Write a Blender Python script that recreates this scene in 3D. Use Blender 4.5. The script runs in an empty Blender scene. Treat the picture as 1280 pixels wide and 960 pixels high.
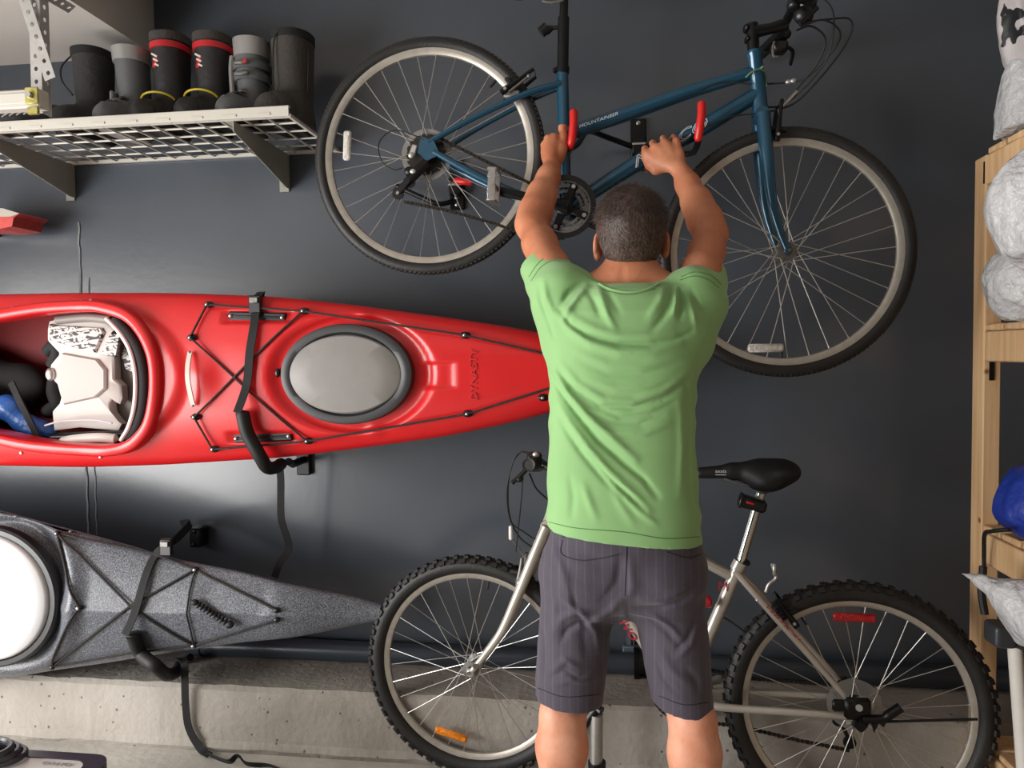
import bpy, math, random
import numpy as np
from mathutils import Vector, Matrix, Quaternion
random.seed(7)
rng = np.random.default_rng(7)
PI = math.pi
COL = bpy.context.scene.collection
V = Vector

# ------------------------------------------------------------------ camera model (used to survey the place)
CAM = V((0.0, -2.64, 1.31))
YAW, PITCH, ROLL, FPX = math.radians(7.7), math.radians(-2.2), math.radians(0.6), 960.0
_f = V((-math.sin(YAW)*math.cos(PITCH), math.cos(YAW)*math.cos(PITCH), math.sin(PITCH)))
_r0 = V((math.cos(YAW), math.sin(YAW), 0.0))
_u0 = _r0.cross(_f)
_r = _r0*math.cos(ROLL) - _u0*math.sin(ROLL)
_u = _u0*math.cos(ROLL) + _r0*math.sin(ROLL)

def ray(px, py):
    return _f + _r*((px-640.0)/FPX) + _u*((480.0-py)/FPX)
def P(px, py, Y):
    d = ray(px, py); return CAM + d*((Y-CAM.y)/d.y)
def PZ(px, py, Z):
    d = ray(px, py); return CAM + d*((Z-CAM.z)/d.z)
def PX(px, py, X):
    d = ray(px, py); return CAM + d*((X-CAM.x)/d.x)
def Ppl(px, py, p0, n):
    d = ray(px, py); return CAM + d*((p0-CAM).dot(n)/d.dot(n))

# ------------------------------------------------------------------ materials
def lin(c):
    out = []
    for x in c:
        x = x/255.0
        out.append(x/12.92 if x <= 0.04045 else ((x+0.055)/1.055)**2.4)
    return tuple(out)

def mat(name, rgb, rough=0.5, metal=0.0, noise=0.0, nscale=20.0, rgb2=None, bump=0.0, bscale=60.0, spec=0.5,
        coat=0.0, sss=0.0, trans=0.0, alpha=1.0, detail=4.0, stretch=None, bdist=0.01, sheen=0.0, ramp=None):
    m = bpy.data.materials.new(name); m.use_nodes = True
    nt = m.node_tree; b = nt.nodes['Principled BSDF']
    b.inputs['Base Color'].default_value = (*lin(rgb), 1)
    b.inputs['Roughness'].default_value = rough
    b.inputs['Metallic'].default_value = metal
    b.inputs['Specular IOR Level'].default_value = spec
    if coat: b.inputs['Coat Weight'].default_value = coat; b.inputs['Coat Roughness'].default_value = 0.12
    if sss:
        b.inputs['Subsurface Weight'].default_value = sss
        b.inputs['Subsurface Radius'].default_value = (0.02, 0.008, 0.004); b.inputs['Subsurface Scale'].default_value = 1.0
    if trans: b.inputs['Transmission Weight'].default_value = trans
    if sheen: b.inputs['Sheen Weight'].default_value = sheen
    if alpha < 1: b.inputs['Alpha'].default_value = alpha
    tc = nt.nodes.new('ShaderNodeTexCoord')
    src = tc.outputs['Object']
    if stretch:
        mp = nt.nodes.new('ShaderNodeMapping'); mp.inputs['Scale'].default_value = stretch
        nt.links.new(src, mp.inputs['Vector']); src = mp.outputs['Vector']
    if noise or rgb2:
        n = nt.nodes.new('ShaderNodeTexNoise'); n.inputs['Scale'].default_value = nscale; n.inputs['Detail'].default_value = detail
        nt.links.new(src, n.inputs['Vector'])
        r = nt.nodes.new('ShaderNodeValToRGB')
        lo, hi = ramp if ramp else (0.3, 0.7)
        r.color_ramp.elements[0].position = lo; r.color_ramp.elements[1].position = hi
        a = lin(rgb)
        if rgb2: c0, c1 = a, lin(rgb2)
        else: c0, c1 = tuple(x*(1-noise) for x in a), tuple(min(1, x*(1+noise)) for x in a)
        r.color_ramp.elements[0].color = (*c0, 1); r.color_ramp.elements[1].color = (*c1, 1)
        nt.links.new(n.outputs['Fac'], r.inputs['Fac']); nt.links.new(r.outputs['Color'], b.inputs['Base Color'])
    if bump:
        n2 = nt.nodes.new('ShaderNodeTexNoise'); n2.inputs['Scale'].default_value = bscale; n2.inputs['Detail'].default_value = 5
        nt.links.new(src, n2.inputs['Vector'])
        bm = nt.nodes.new('ShaderNodeBump'); bm.inputs['Strength'].default_value = bump; bm.inputs['Distance'].default_value = bdist
        nt.links.new(n2.outputs['Fac'], bm.inputs['Height']); nt.links.new(bm.outputs['Normal'], b.inputs['Normal'])
    return m

M = {}
M['black_rubber'] = mat('black_rubber', (20, 20, 20), 0.6, bump=0.1, bscale=200)
M['tire'] = mat('tire', (27, 26, 25), 0.55, bump=0.15, bscale=150, noise=0.2)
M['black_plastic'] = mat('black_plastic', (16, 16, 17), 0.35)
M['black_metal'] = mat('black_metal', (17, 17, 18), 0.35, 0.4)
M['black_fabric'] = mat('black_fabric', (14, 14, 15), 0.8, bump=0.3, bscale=400, bdist=0.003)
M['foam'] = mat('foam', (15, 15, 16), 0.6, bump=0.15, bscale=300, bdist=0.002)
M['steel'] = mat('steel', (190, 190, 190), 0.3, 1.0, noise=0.1, nscale=60)
M['alloy'] = mat('alloy', (196, 194, 190), 0.42, 0.85, noise=0.08, nscale=40)
M['dull_alloy'] = mat('dull_alloy', (120, 118, 115), 0.5, 0.8, noise=0.25, nscale=80)
M['spoke'] = mat('spoke', (205, 203, 198), 0.35, 0.9)
M['white_plastic'] = mat('white_plastic', (225, 222, 216), 0.4)
M['red_plastic'] = mat('red_plastic', (205, 30, 28), 0.4)
M['white_paint'] = mat('white_paint', (214, 211, 204), 0.45, noise=0.05)
M['grey_white'] = mat('grey_white', (170, 170, 166), 0.45, noise=0.06)

# ------------------------------------------------------------------ mesh builder
class MB:
    def __init__(s): s.v = []; s.f = []; s.mi = []; s.cur = 0
    def add(s, vs, fs):
        o = len(s.v); s.v.extend([tuple(x) for x in vs]); s.f.extend([tuple(o+i for i in f) for f in fs]); s.mi.extend([s.cur]*len(fs)); return s
    def box(s, c, size, R=None, bev=0.0):
        c = V(c); hx, hy, hz = (x/2 for x in size)
        R = R or Matrix.Identity(3)
        if bev <= 0:
            vs = [c + R @ V((a*hx, b*hy, d*hz)) for a in (-1, 1) for b in (-1, 1) for d in (-1, 1)]
            return s.add(vs, [(0,1,3,2),(4,6,7,5),(0,4,5,1),(2,3,7,6),(0,2,6,4),(1,5,7,3)])
        bev = min(bev, hx*.95, hy*.95, hz*.95)
        vs = []; idx = {}
        for a in (-1, 1):
            for b in (-1, 1):
                for d in (-1, 1):
                    for k in range(3):
                        q = [a*(hx-bev), b*(hy-bev), d*(hz-bev)]
                        q[k] = (a*hx, b*hy, d*hz)[k]
                        idx[(a, b, d, k)] = len(vs); vs.append(c + R @ V(q))
        fs = []
        sg = (-1, 1)
        for a in sg:
            q = [idx[(a,-1,-1,0)], idx[(a,1,-1,0)], idx[(a,1,1,0)], idx[(a,-1,1,0)]]; fs.append(tuple(q if a > 0 else q[::-1]))
            q = [idx[(-1,a,-1,1)], idx[(-1,a,1,1)], idx[(1,a,1,1)], idx[(1,a,-1,1)]]; fs.append(tuple(q if a > 0 else q[::-1]))
            q = [idx[(-1,-1,a,2)], idx[(1,-1,a,2)], idx[(1,1,a,2)], idx[(-1,1,a,2)]]; fs.append(tuple(q if a > 0 else q[::-1]))
        for a in sg:
            for b in sg:
                q = [idx[(a,b,-1,0)], idx[(a,b,1,0)], idx[(a,b,1,1)], idx[(a,b,-1,1)]]; fs.append(tuple(q if a*b < 0 else q[::-1]))
                q = [idx[(a,-1,b,0)], idx[(a,1,b,0)], idx[(a,1,b,2)], idx[(a,-1,b,2)]]; fs.append(tuple(q if a*b > 0 else q[::-1]))
                q = [idx[(-1,a,b,1)], idx[(1,a,b,1)], idx[(1,a,b,2)], idx[(-1,a,b,2)]]; fs.append(tuple(q if a*b < 0 else q[::-1]))
                for d in sg:
                    q = [idx[(a,b,d,0)], idx[(a,b,d,1)], idx[(a,b,d,2)]]; fs.append(tuple(q if a*b*d > 0 else q[::-1]))
        return s.add(vs, fs)
    def beam(s, a, b, w, h, up=(0,0,1), bev=0.0):
        a, b = V(a), V(b); x = (b-a); L = x.length; x.normalize()
        up = V(up); y = up.cross(x).normalized(); z = x.cross(y)
        R = Matrix((x, y, z)).transposed()
        return s.box((a+b)/2, (L, w, h), R, bev)
    def tube(s, pts, r, n=12, caps=True, closed=False, flat=None):
        pts = [V(p) for p in pts]; m = len(pts)
        rs = [r]*m if not hasattr(r, '__len__') else list(r)
        ts = []
        for i in range(m):
            if closed: t = pts[(i+1) % m]-pts[i-1]
            else: t = pts[min(i+1, m-1)]-pts[max(i-1, 0)]
            if t.length < 1e-9: t = V((0, 0, 1))
            ts.append(t.normalized())
        a = V((0, 0, 1)) if abs(ts[0].z) < .9 else V((1, 0, 0))
        if flat is not None: a = V(flat[0])
        nrm = (a - ts[0]*a.dot(ts[0])).normalized()
        vs = []; fs = []
        for i in range(m):
            if flat is not None: nrm = V(flat[0])
            nrm = (nrm - ts[i]*nrm.dot(ts[i])).normalized(); bi = ts[i].cross(nrm)
            sx, sy = (1, 1) if flat is None else flat[1]
            for k in range(n):
                an = 2*PI*(k+.5)/n
                vs.append(pts[i] + nrm*(math.cos(an)*rs[i]*sx) + bi*(math.sin(an)*rs[i]*sy))
        R = m if closed else m-1
        for i in range(R):
            for k in range(n):
                j = (i+1) % m
                fs.append((i*n+k, i*n+(k+1) % n, j*n+(k+1) % n, j*n+k))
        if caps and not closed:
            fs.append(tuple(range(n-1, -1, -1))); fs.append(tuple((m-1)*n+k for k in range(n)))
        return s.add(vs, fs)
    def ribbon(s, pts, w, t, up):
        """flat strap along pts: width w along 'up' side vector, thickness t"""
        pts = [V(p) for p in pts]; m = len(pts); vs = []; fs = []
        for i in range(m):
            tt = (pts[min(i+1, m-1)]-pts[max(i-1, 0)]).normalized()
            u = V(up[i] if isinstance(up, list) else up)
            u = (u - tt*u.dot(tt)).normalized(); n = tt.cross(u)
            for a, b in ((-1,-1),(1,-1),(1,1),(-1,1)): vs.append(pts[i]+u*(a*w/2)+n*(b*t/2))
        for i in range(m-1):
            for k in range(4): fs.append((i*4+k, i*4+(k+1) % 4, i*4+4+(k+1) % 4, i*4+4+k))
        fs.append((3,2,1,0)); e = (m-1)*4; fs.append((e,e+1,e+2,e+3))
        return s.add(vs, fs)
    def lathe(s, c, axis, prof, n=32, closed=True, ref=None):
        """prof: list of (radius, offset along axis)"""
        c = V(c); ax = V(axis).normalized()
        a = V(ref) if ref else (V((0, 0, 1)) if abs(ax.z) < .9 else V((1, 0, 0)))
        u = (a-ax*a.dot(ax)).normalized(); w = ax.cross(u); m = len(prof); vs = []; fs = []
        for k in range(n):
            an = 2*PI*k/n; d = u*math.cos(an)+w*math.sin(an)
            for (r, o) in prof: vs.append(c+d*r+ax*o)
        for k in range(n):
            k2 = (k+1) % n
            for i in range(m if closed else m-1):
                j = (i+1) % m
                fs.append((k*m+i, k*m+j, k2*m+j, k2*m+i))
        return s.add(vs, fs)
    def cyl(s, a, b, r, n=20, r2=None):
        return s.tube([a, b], [r, r if r2 is None else r2], n)
    def ell(s, c, rad, R=None, nu=20, nv=14):
        c = V(c); R = R or Matrix.Identity(3); vs = [c+R @ V((0,0,rad[2]))]; fs = []
        for i in range(1, nv):
            th = PI*i/nv
            for k in range(nu):
                ph = 2*PI*k/nu
                vs.append(c+R @ V((rad[0]*math.sin(th)*math.cos(ph), rad[1]*math.sin(th)*math.sin(ph), rad[2]*math.cos(th))))
        vs.append(c+R @ V((0,0,-rad[2])))
        for k in range(nu): fs.append((0, 1+k, 1+(k+1) % nu))
        for i in range(nv-2):
            for k in range(nu): fs.append((1+i*nu+k, 1+(i+1)*nu+k, 1+(i+1)*nu+(k+1) % nu, 1+i*nu+(k+1) % nu))
        L = len(vs)-1
        for k in range(nu): fs.append((L, 1+(nv-2)*nu+(k+1) % nu, 1+(nv-2)*nu+k))
        return s.add(vs, fs)
    def prism(s, poly, d):
        """poly: list of 3-D points (planar), extruded by vector d"""
        n = len(poly); d = V(d); vs = [V(p) for p in poly]+[V(p)+d for p in poly]
        fs = [tuple(range(n-1, -1, -1)), tuple(range(n, 2*n))]+[(i, (i+1) % n, n+(i+1) % n, n+i) for i in range(n)]
        return s.add(vs, fs)
    def grid(s, fn, nu, nv, keep=None, both=0.0):
        vs = [fn(i/(nu-1), j/(nv-1)) for i in range(nu) for j in range(nv)]
        fs = []
        for i in range(nu-1):
            for j in range(nv-1):
                if keep and not keep((i+.5)/(nu-1), (j+.5)/(nv-1)): continue
                fs.append((i*nv+j, (i+1)*nv+j, (i+1)*nv+j+1, i*nv+j+1))
        return s.add(vs, fs)
    def mesh(s, name, mats, L, smooth=True, angle=40):
        me = bpy.data.meshes.new(name)
        arr = [(x[0]-L[0], x[1]-L[1], x[2]-L[2]) for x in s.v]
        me.from_pydata(arr, [], s.f)
        for m in mats: me.materials.append(m)
        if len(mats) > 1: me.polygons.foreach_set('material_index', s.mi)
        if smooth:
            me.polygons.foreach_set('use_smooth', [True]*len(me.polygons))
            try: me.set_sharp_from_angle(angle=math.radians(angle))
            except Exception: pass
        me.update(); return me

def spline(pts, n=8, closed=False):
    pts = [V(p) for p in pts]; m = len(pts); out = []
    rngi = range(m if closed else m-1)
    for i in rngi:
        p1, p2 = pts[i], pts[(i+1) % m]
        p0 = pts[i-1] if (closed or i > 0) else p1*2-p2
        p3 = pts[(i+2) % m] if (closed or i+2 < m) else p2*2-p1
        for k in range(n):
            t = k/n
            out.append(0.5*((2*p1)+(p2-p0)*t+(2*p0-5*p1+4*p2-p3)*t*t+(3*p1-p0-3*p2+p3)*t**3))
    if not closed: out.append(pts[-1])
    return out

ORG = {}
def thing(name, loc, label, cat, group=None):
    o = bpy.data.objects.new(name, None); COL.objects.link(o); o.location = V(loc)
    o.empty_display_size = 0.05
    o['label'] = label; o['category'] = cat
    if group: o['group'] = group
    ORG[o] = V(loc); return o
def tag(o, label, cat, group=None, kind=None):
    o['label'] = label; o['category'] = cat
    if group: o['group'] = group
    if kind: o['kind'] = kind
    return o
def obj(name, mb, m, parent=None, loc=None, smooth=True, angle=40, label=None):
    mats = [M[x] if isinstance(x, str) else x for x in (m if isinstance(m, (list, tuple)) else [m])]
    if parent is not None: L = ORG[parent]
    else:
        if loc is None:
            a = np.array(mb.v, dtype=float); lo, hi = a.min(0), a.max(0); loc = ((lo[0]+hi[0])/2, (lo[1]+hi[1])/2, lo[2])
        L = V(loc)
    me = mb.mesh(name, mats, L, smooth, angle)
    o = bpy.data.objects.new(name, me); COL.objects.link(o)
    if parent is not None: o.parent = parent
    else: o.location = L
    ORG[o] = L
    if label: o['label'] = label
    return o
def struct(name, mb, m, **k):
    o = obj(name, mb, m, **k); o['kind'] = 'structure'; return o

def text_obj(name, s, origin, xd, up, size, m, parent, width=None, outline=0.0, shear=0.0, depth=0.0006, label=None):
    cu = bpy.data.curves.new(name, 'FONT'); cu.body = s; cu.size = 1.0; cu.shear = shear
    cu.align_x = 'CENTER'; cu.align_y = 'CENTER'
    tmp = bpy.data.objects.new('t', cu); COL.objects.link(tmp)
    if outline > 0: cu.fill_mode = 'NONE'; cu.bevel_depth = outline; cu.resolution_u = 4
    else: cu.extrude = 0.01
    dg = bpy.context.evaluated_depsgraph_get(); me = bpy.data.meshes.new_from_object(tmp.evaluated_get(dg))
    bpy.data.objects.remove(tmp)
    n = len(me.vertices); co = np.zeros(n*3); me.vertices.foreach_get('co', co); co = co.reshape(-1, 3)
    w = co[:, 0].max()-co[:, 0].min(); h = co[:, 1].max()-co[:, 1].min()
    cx, cy = (co[:, 0].max()+co[:, 0].min())/2, (co[:, 1].max()+co[:, 1].min())/2
    sx = (width/w) if width else size/h; sy = size/h
    xd = V(xd).normalized(); up = V(up); up = (up-xd*up.dot(xd)).normalized(); nz = xd.cross(up)
    L = ORG[parent]; O = V(origin)-L
    sz = depth/0.01
    if outline > 0: sz = min(sx, sy)
    R = np.array([xd, up, nz]); out = ((co-np.array([cx, cy, 0]))*np.array([sx, sy, sz])) @ R + np.array(O)
    me.vertices.foreach_set('co', out.astype(np.float32).ravel()); me.update()
    me.materials.clear(); me.materials.append(M[m] if isinstance(m, str) else m)
    o = bpy.data.objects.new(name, me); COL.objects.link(o); o.parent = parent; ORG[o] = L
    if label: o['label'] = label
    return o

# ------------------------------------------------------------------ signed distance bodies -> surface nets
class SDF:
    def __init__(s): s.p = []
    def _a(s, fn, lo, hi, k, op='u'): s.p.append((fn, np.array(lo, float), np.array(hi, float), k, op)); return s
    def cone(s, a, b, r1, r2, k=0.01, op='u'):
        a, b = np.array(a, float), np.array(b, float); ba = b-a; L2 = float(ba @ ba)+1e-12; m = max(r1, r2)
        def fn(p):
            t = np.clip(((p-a) @ ba)/L2, 0, 1)
            return np.linalg.norm(p-a-t[:, None]*ba, axis=1)-(r1+(r2-r1)*t)
        return s._a(fn, np.minimum(a, b)-m, np.maximum(a, b)+m, k, op)
    def chain(s, pts, rs, k=0.01, op='u'):
        for i in range(len(pts)-1): s.cone(pts[i], pts[i+1], rs[i], rs[i+1], k, op)
        return s
    def ell(s, c, r, R=None, k=0.01, op='u'):
        c = np.array(c, float); r = np.array(r, float); A = np.array(R or Matrix.Identity(3))
        m = r.max()
        def fn(p):
            q = (p-c) @ A; k0 = np.linalg.norm(q/r, axis=1); k1 = np.linalg.norm(q/(r*r), axis=1)
            return k0*(k0-1)/np.maximum(k1, 1e-9)
        return s._a(fn, c-m, c+m, k, op)
    def box(s, c, h, rad=0.005, R=None, k=0.005, op='u'):
        c = np.array(c, float); h = np.array(h, float); A = np.array(R or Matrix.Identity(3)); m = np.linalg.norm(h)
        def fn(p):
            q = np.abs((p-c) @ A)-(h-rad)
            return np.linalg.norm(np.maximum(q, 0), axis=1)+np.minimum(q.max(axis=1), 0)-rad
        return s._a(fn, c-m, c+m, k, op)
    def plane(s, c, n, op='s', k=0.0, lo=None, hi=None):
        """removes the side n points to (op 's')"""
        c = np.array(c, float); n = np.array(n, float); n /= np.linalg.norm(n)
        def fn(p): return -((p-c) @ n)
        return s._a(fn, lo if lo is not None else [-1e3]*3, hi if hi is not None else [1e3]*3, k, op)
    def column(s, zs, cx, cy, a, b, e=2.4, k=0.01, op='u'):
        """elliptic column; per-z centre and half axes"""
        zs = np.array(zs, float); o = np.argsort(zs); zs = zs[o]
        cx, cy, a, b = (np.array(x, float)[o] for x in (cx, cy, a, b))
        def fn(p):
            z = np.clip(p[:, 2], zs[0], zs[-1])
            X, Y, A, B = (np.interp(z, zs, q) for q in (cx, cy, a, b))
            g = (np.abs((p[:, 0]-X)/A)**e+np.abs((p[:, 1]-Y)/B)**e)**(1/e)
            d = (g-1)*np.minimum(A, B)
            return np.maximum(d, np.maximum(zs[0]-p[:, 2], p[:, 2]-zs[-1]))
        return s._a(fn, [(cx-a).min(), (cy-b).min(), zs[0]], [(cx+a).max(), (cy+b).max(), zs[-1]], k, op)
    def ev(s, p):
        d = np.full(len(p), 10.0, np.float32)
        for fn, lo, hi, k, op in s.p:
            mg = k+0.09
            ix = np.nonzero(((p > lo-mg) & (p < hi+mg)).all(axis=1))[0]
            if not len(ix): continue
            e = fn(p[ix]).astype(np.float32); c = d[ix]
            if op == 'u':
                if k > 0:
                    h = np.clip(0.5+0.5*(c-e)/k, 0, 1); d[ix] = c*(1-h)+e*h-k*h*(1-h)
                else: d[ix] = np.minimum(c, e)
            else:
                if k > 0:
                    h = np.clip(0.5-0.5*(c+e)/k, 0, 1); d[ix] = c*(1-h)-e*h+k*h*(1-h)
                else: d[ix] = np.maximum(c, -e)
        return d
    def surf(s, lo, hi, h, disp=None):
        lo = np.array(lo, float); n = (np.ceil((np.array(hi, float)-lo)/h/4)).astype(int)
        ax = [lo[i]+(np.arange(n[i])*4+1.5)*h for i in range(3)]
        G = np.stack(np.meshgrid(*ax, indexing='ij'), -1).reshape(-1, 3)
        dc = s.ev(G).reshape(n)
        mask = np.abs(dc) < 8*h
        D = np.repeat(np.repeat(np.repeat(dc, 4, 0), 4, 1), 4, 2).astype(np.float32)
        ci = np.argwhere(mask)
        off = np.stack(np.meshgrid(*[np.arange(4)]*3, indexing='ij'), -1).reshape(-1, 3)
        ii = (ci[:, None, :]*4+off[None]).reshape(-1, 3)
        pts = lo+ii*h
        for q in range(0, len(pts), 400000):
            pp = pts[q:q+400000]; v = s.ev(pp)
            if disp is not None: v = v+disp(pp)
            jj = ii[q:q+400000]; D[jj[:, 0], jj[:, 1], jj[:, 2]] = v
        D[0] = D[-1] = 1; D[:, 0] = D[:, -1] = 1; D[:, :, 0] = D[:, :, -1] = 1
        I = D < 0
        nx, ny, nz = D.shape
        cnt = np.zeros((nx-1, ny-1, nz-1), np.int8)
        for a in (0, 1):
            for b in (0, 1):
                for c in (0, 1): cnt += I[a:nx-1+a, b:ny-1+b, c:nz-1+c]
        act = np.argwhere((cnt > 0) & (cnt < 8))
        vid = np.full((nx-1, ny-1, nz-1), -1, np.int64); vid[act[:, 0], act[:, 1], act[:, 2]] = np.arange(len(act))
        acc = np.zeros((len(act), 3)); w = np.zeros(len(act))
        cs = [(a, b, c) for a in (0, 1) for b in (0, 1) for c in (0, 1)]
        for p in cs:
            for ax_ in range(3):
                if p[ax_]: continue
                q = list(p); q[ax_] = 1
                d0 = D[act[:, 0]+p[0], act[:, 1]+p[1], act[:, 2]+p[2]]; d1 = D[act[:, 0]+q[0], act[:, 1]+q[1], act[:, 2]+q[2]]
                m = (d0 < 0) != (d1 < 0)
                t = np.where(m, d0/np.where(m, d0-d1, 1), 0)
                t = np.clip(t, 0, 1)
                e = np.array(p, float)[None]+0*t[:, None]; e[:, ax_] += t
                acc[m] += e[m]; w[m] += 1
        vs = lo+(act+acc/w[:, None])*h
        fs = []
        def quad(A, e1, e2, pos):
            a = vid[A[:, 0], A[:, 1], A[:, 2]]; b = vid[A[:, 0]-e1[0], A[:, 1]-e1[1], A[:, 2]-e1[2]]
            c = vid[A[:, 0]-e1[0]-e2[0], A[:, 1]-e1[1]-e2[1], A[:, 2]-e1[2]-e2[2]]; d = vid[A[:, 0]-e2[0], A[:, 1]-e2[1], A[:, 2]-e2[2]]
            q = np.stack([a, b, c, d], 1); q = q[(q >= 0).all(1)]
            return q if pos else q[:, ::-1]
        E = [(1,0,0), (0,1,0), (0,0,1)]
        for ax_ in range(3):
            sl0 = [slice(None)]*3; sl1 = [slice(None)]*3; sl0[ax_] = slice(0, -1); sl1[ax_] = slice(1, None)
            A0, A1 = I[tuple(sl0)], I[tuple(sl1)]
            e1, e2 = E[(ax_+1) % 3], E[(ax_+2) % 3]
            for pos in (True, False):
                A = np.argwhere(A0 & ~A1) if pos else np.argwhere(~A0 & A1)
                A = A[(A > 0).all(1) & (A < np.array([nx-1, ny-1, nz-1])).all(1)]
                if len(A): fs.append(quad(A, e1, e2, pos))
        return vs, np.concatenate(fs)

def np_obj(name, vs, fs, m, parent=None, loc=None, relax=1, label=None):
    vs = np.array(vs, float)
    # keep the largest connected piece only
    par = np.arange(len(vs))
    while True:
        old = par.copy()
        for a_, b_ in ((0, 1), (1, 2), (2, 3)):
            mm = np.minimum(par[fs[:, a_]], par[fs[:, b_]]); np.minimum.at(par, fs[:, a_], mm); np.minimum.at(par, fs[:, b_], mm)
        par = par[par]
        if (par == old).all(): break
    fs = fs[par[fs[:, 0]] == np.bincount(par[fs[:, 0]]).argmax()]
    used = np.unique(fs); mp_ = np.full(len(vs), -1); mp_[used] = np.arange(len(used)); vs = vs[used]; fs = mp_[fs]
    if relax:
        n = len(vs); ed = np.concatenate([fs[:, [0, 1]], fs[:, [1, 2]], fs[:, [2, 3]], fs[:, [3, 0]]])
        for _ in range(relax):
            acc = np.zeros_like(vs); c = np.zeros(n)
            for a, b in ((0, 1), (1, 0)):
                for k in range(3): acc[:, k] += np.bincount(ed[:, a], vs[ed[:, b], k], n)
                c += np.bincount(ed[:, a], minlength=n)
            vs = 0.5*vs+0.5*acc/np.maximum(c, 1)[:, None]
    if parent is not None: L = ORG[parent]
    else:
        lo, hi = vs.min(0), vs.max(0); L = V(loc) if loc is not None else V(((lo[0]+hi[0])/2, (lo[1]+hi[1])/2, lo[2]))
    me = bpy.data.meshes.new(name); n = len(vs); f = len(fs)
    me.vertices.add(n); me.vertices.foreach_set('co', (vs-np.array(L)).astype(np.float32).ravel())
    me.loops.add(f*4); me.loops.foreach_set('vertex_index', np.asarray(fs, np.int32).ravel())
    me.polygons.add(f); me.polygons.foreach_set('loop_start', (np.arange(f)*4).astype(np.int32))
    try: me.polygons.foreach_set('loop_total', np.full(f, 4, np.int32))
    except Exception: pass
    me.update(calc_edges=True)
    me.polygons.foreach_set('use_smooth', [True]*f)
    me.materials.append(M[m] if isinstance(m, str) else m)
    o = bpy.data.objects.new(name, me); COL.objects.link(o)
    if parent is not None: o.parent = parent
    else: o.location = L
    ORG[o] = L
    if label: o['label'] = label
    return o

def vnoise(p, scale, seed=0):
    """cheap smooth noise: sum of rotated sines"""
    r = np.random.default_rng(seed); out = np.zeros(len(p))
    for i in range(6):
        d = r.normal(size=3); d /= np.linalg.norm(d); out += np.sin((p @ d)*scale*(0.7+0.6*r.random())+r.random()*6.28)
    return out/6
# ------------------------------------------------------------------ the garage shell
def node_wall():
    m = mat('slate_wall_paint', (70, 76, 84), 0.27, noise=0.06, nscale=3, bump=0.06, bscale=40, bdist=0.004, spec=.7)
    return m
def node_concrete():
    m = bpy.data.materials.new('foundation_concrete'); m.use_nodes = True; nt = m.node_tree; N = nt.nodes; Lk = nt.links
    b = N['Principled BSDF']; b.inputs['Roughness'].default_value = 0.9
    tc = N.new('ShaderNodeTexCoord')
    n = N.new('ShaderNodeTexNoise'); n.inputs['Scale'].default_value = 2.2; n.inputs['Detail'].default_value = 8; Lk.new(tc.outputs['Object'], n.inputs['Vector'])
    r = N.new('ShaderNodeValToRGB'); r.color_ramp.elements[0].position = .3; r.color_ramp.elements[1].position = .7
    r.color_ramp.elements[0].color = (*lin((136, 129, 120)), 1); r.color_ramp.elements[1].color = (*lin((176, 170, 162)), 1)
    Lk.new(n.outputs['Fac'], r.inputs['Fac'])
    v = N.new('ShaderNodeTexVoronoi'); v.inputs['Scale'].default_value = 22; Lk.new(tc.outputs['Object'], v.inputs['Vector'])
    rp = N.new('ShaderNodeValToRGB'); rp.color_ramp.elements[0].position = .06; rp.color_ramp.elements[1].position = .12
    rp.color_ramp.elements[0].color = (.18, .16, .14, 1); rp.color_ramp.elements[1].color = (1, 1, 1, 1)
    Lk.new(v.outputs['Distance'], rp.inputs['Fac'])
    # pits only in some cells
    mx = N.new('ShaderNodeMix'); mx.data_type = 'RGBA'; mx.blend_type = 'MULTIPLY'; mx.inputs[0].default_value = .75
    Lk.new(r.outputs['Color'], mx.inputs[6]); Lk.new(rp.outputs['Color'], mx.inputs[7])
    Lk.new(mx.outputs[2], b.inputs['Base Color'])
    n2 = N.new('ShaderNodeTexNoise'); n2.inputs['Scale'].default_value = 45; n2.inputs['Detail'].default_value = 8; Lk.new(tc.outputs['Object'], n2.inputs['Vector'])
    ad = N.new('ShaderNodeMath'); ad.operation = 'ADD'; Lk.new(n2.outputs['Fac'], ad.inputs[0]); Lk.new(rp.outputs['Color'], ad.inputs[1])
    bm = N.new('ShaderNodeBump'); bm.inputs['Strength'].default_value = .45; bm.inputs['Distance'].default_value = .008
    Lk.new(ad.outputs[0], bm.inputs['Height']); Lk.new(bm.outputs['Normal'], b.inputs['Normal'])
    return m
M['wall'] = node_wall()
M['concrete'] = node_concrete()
M['floor'] = mat('floor_concrete', (186, 182, 174), 0.6, noise=0.12, nscale=3, bump=0.3, bscale=30)
M['ceiling'] = mat('ceiling_paint', (190, 184, 178), 0.9, noise=0.03, nscale=2)
M['side_wall'] = mat('side_wall_paint', (98, 96, 94), 0.9, noise=0.04, nscale=3)

XL, XR, YF, ZC = -3.3, 2.35, -6.2, 2.62
YL = -0.29               # front face of the concrete foundation
ZL = PZ(0, 0, 0).z if False else P(470, 868, YL).z
SEAM = P(100, 320, 0).x
b = MB()
b.box(((XL+XR)/2, 0.06, ZC/2), (XR-XL, 0.12, ZC)); w = struct('wall_back', b, 'wall', smooth=False)
b = MB()
# cracked vertical drywall joint with torn tape edge
pts = [V((SEAM+0.002*math.sin(i*1.7)+0.003*rng.normal()*.5, -0.0015, z)) for i, z in enumerate(np.linspace(P(98, 278, 0).z, 0.30, 60))]
b.ribbon(pts, 0.007, 0.004, (1, 0, 0))
b.ribbon([V((p.x+0.034, -0.001, p.z)) for p in pts[8:]], 0.004, 0.003, (1, 0, 0))
struct('trim_1', b, mat('joint_tape', (120, 122, 124), 0.6, noise=0.2, nscale=40))
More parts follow.
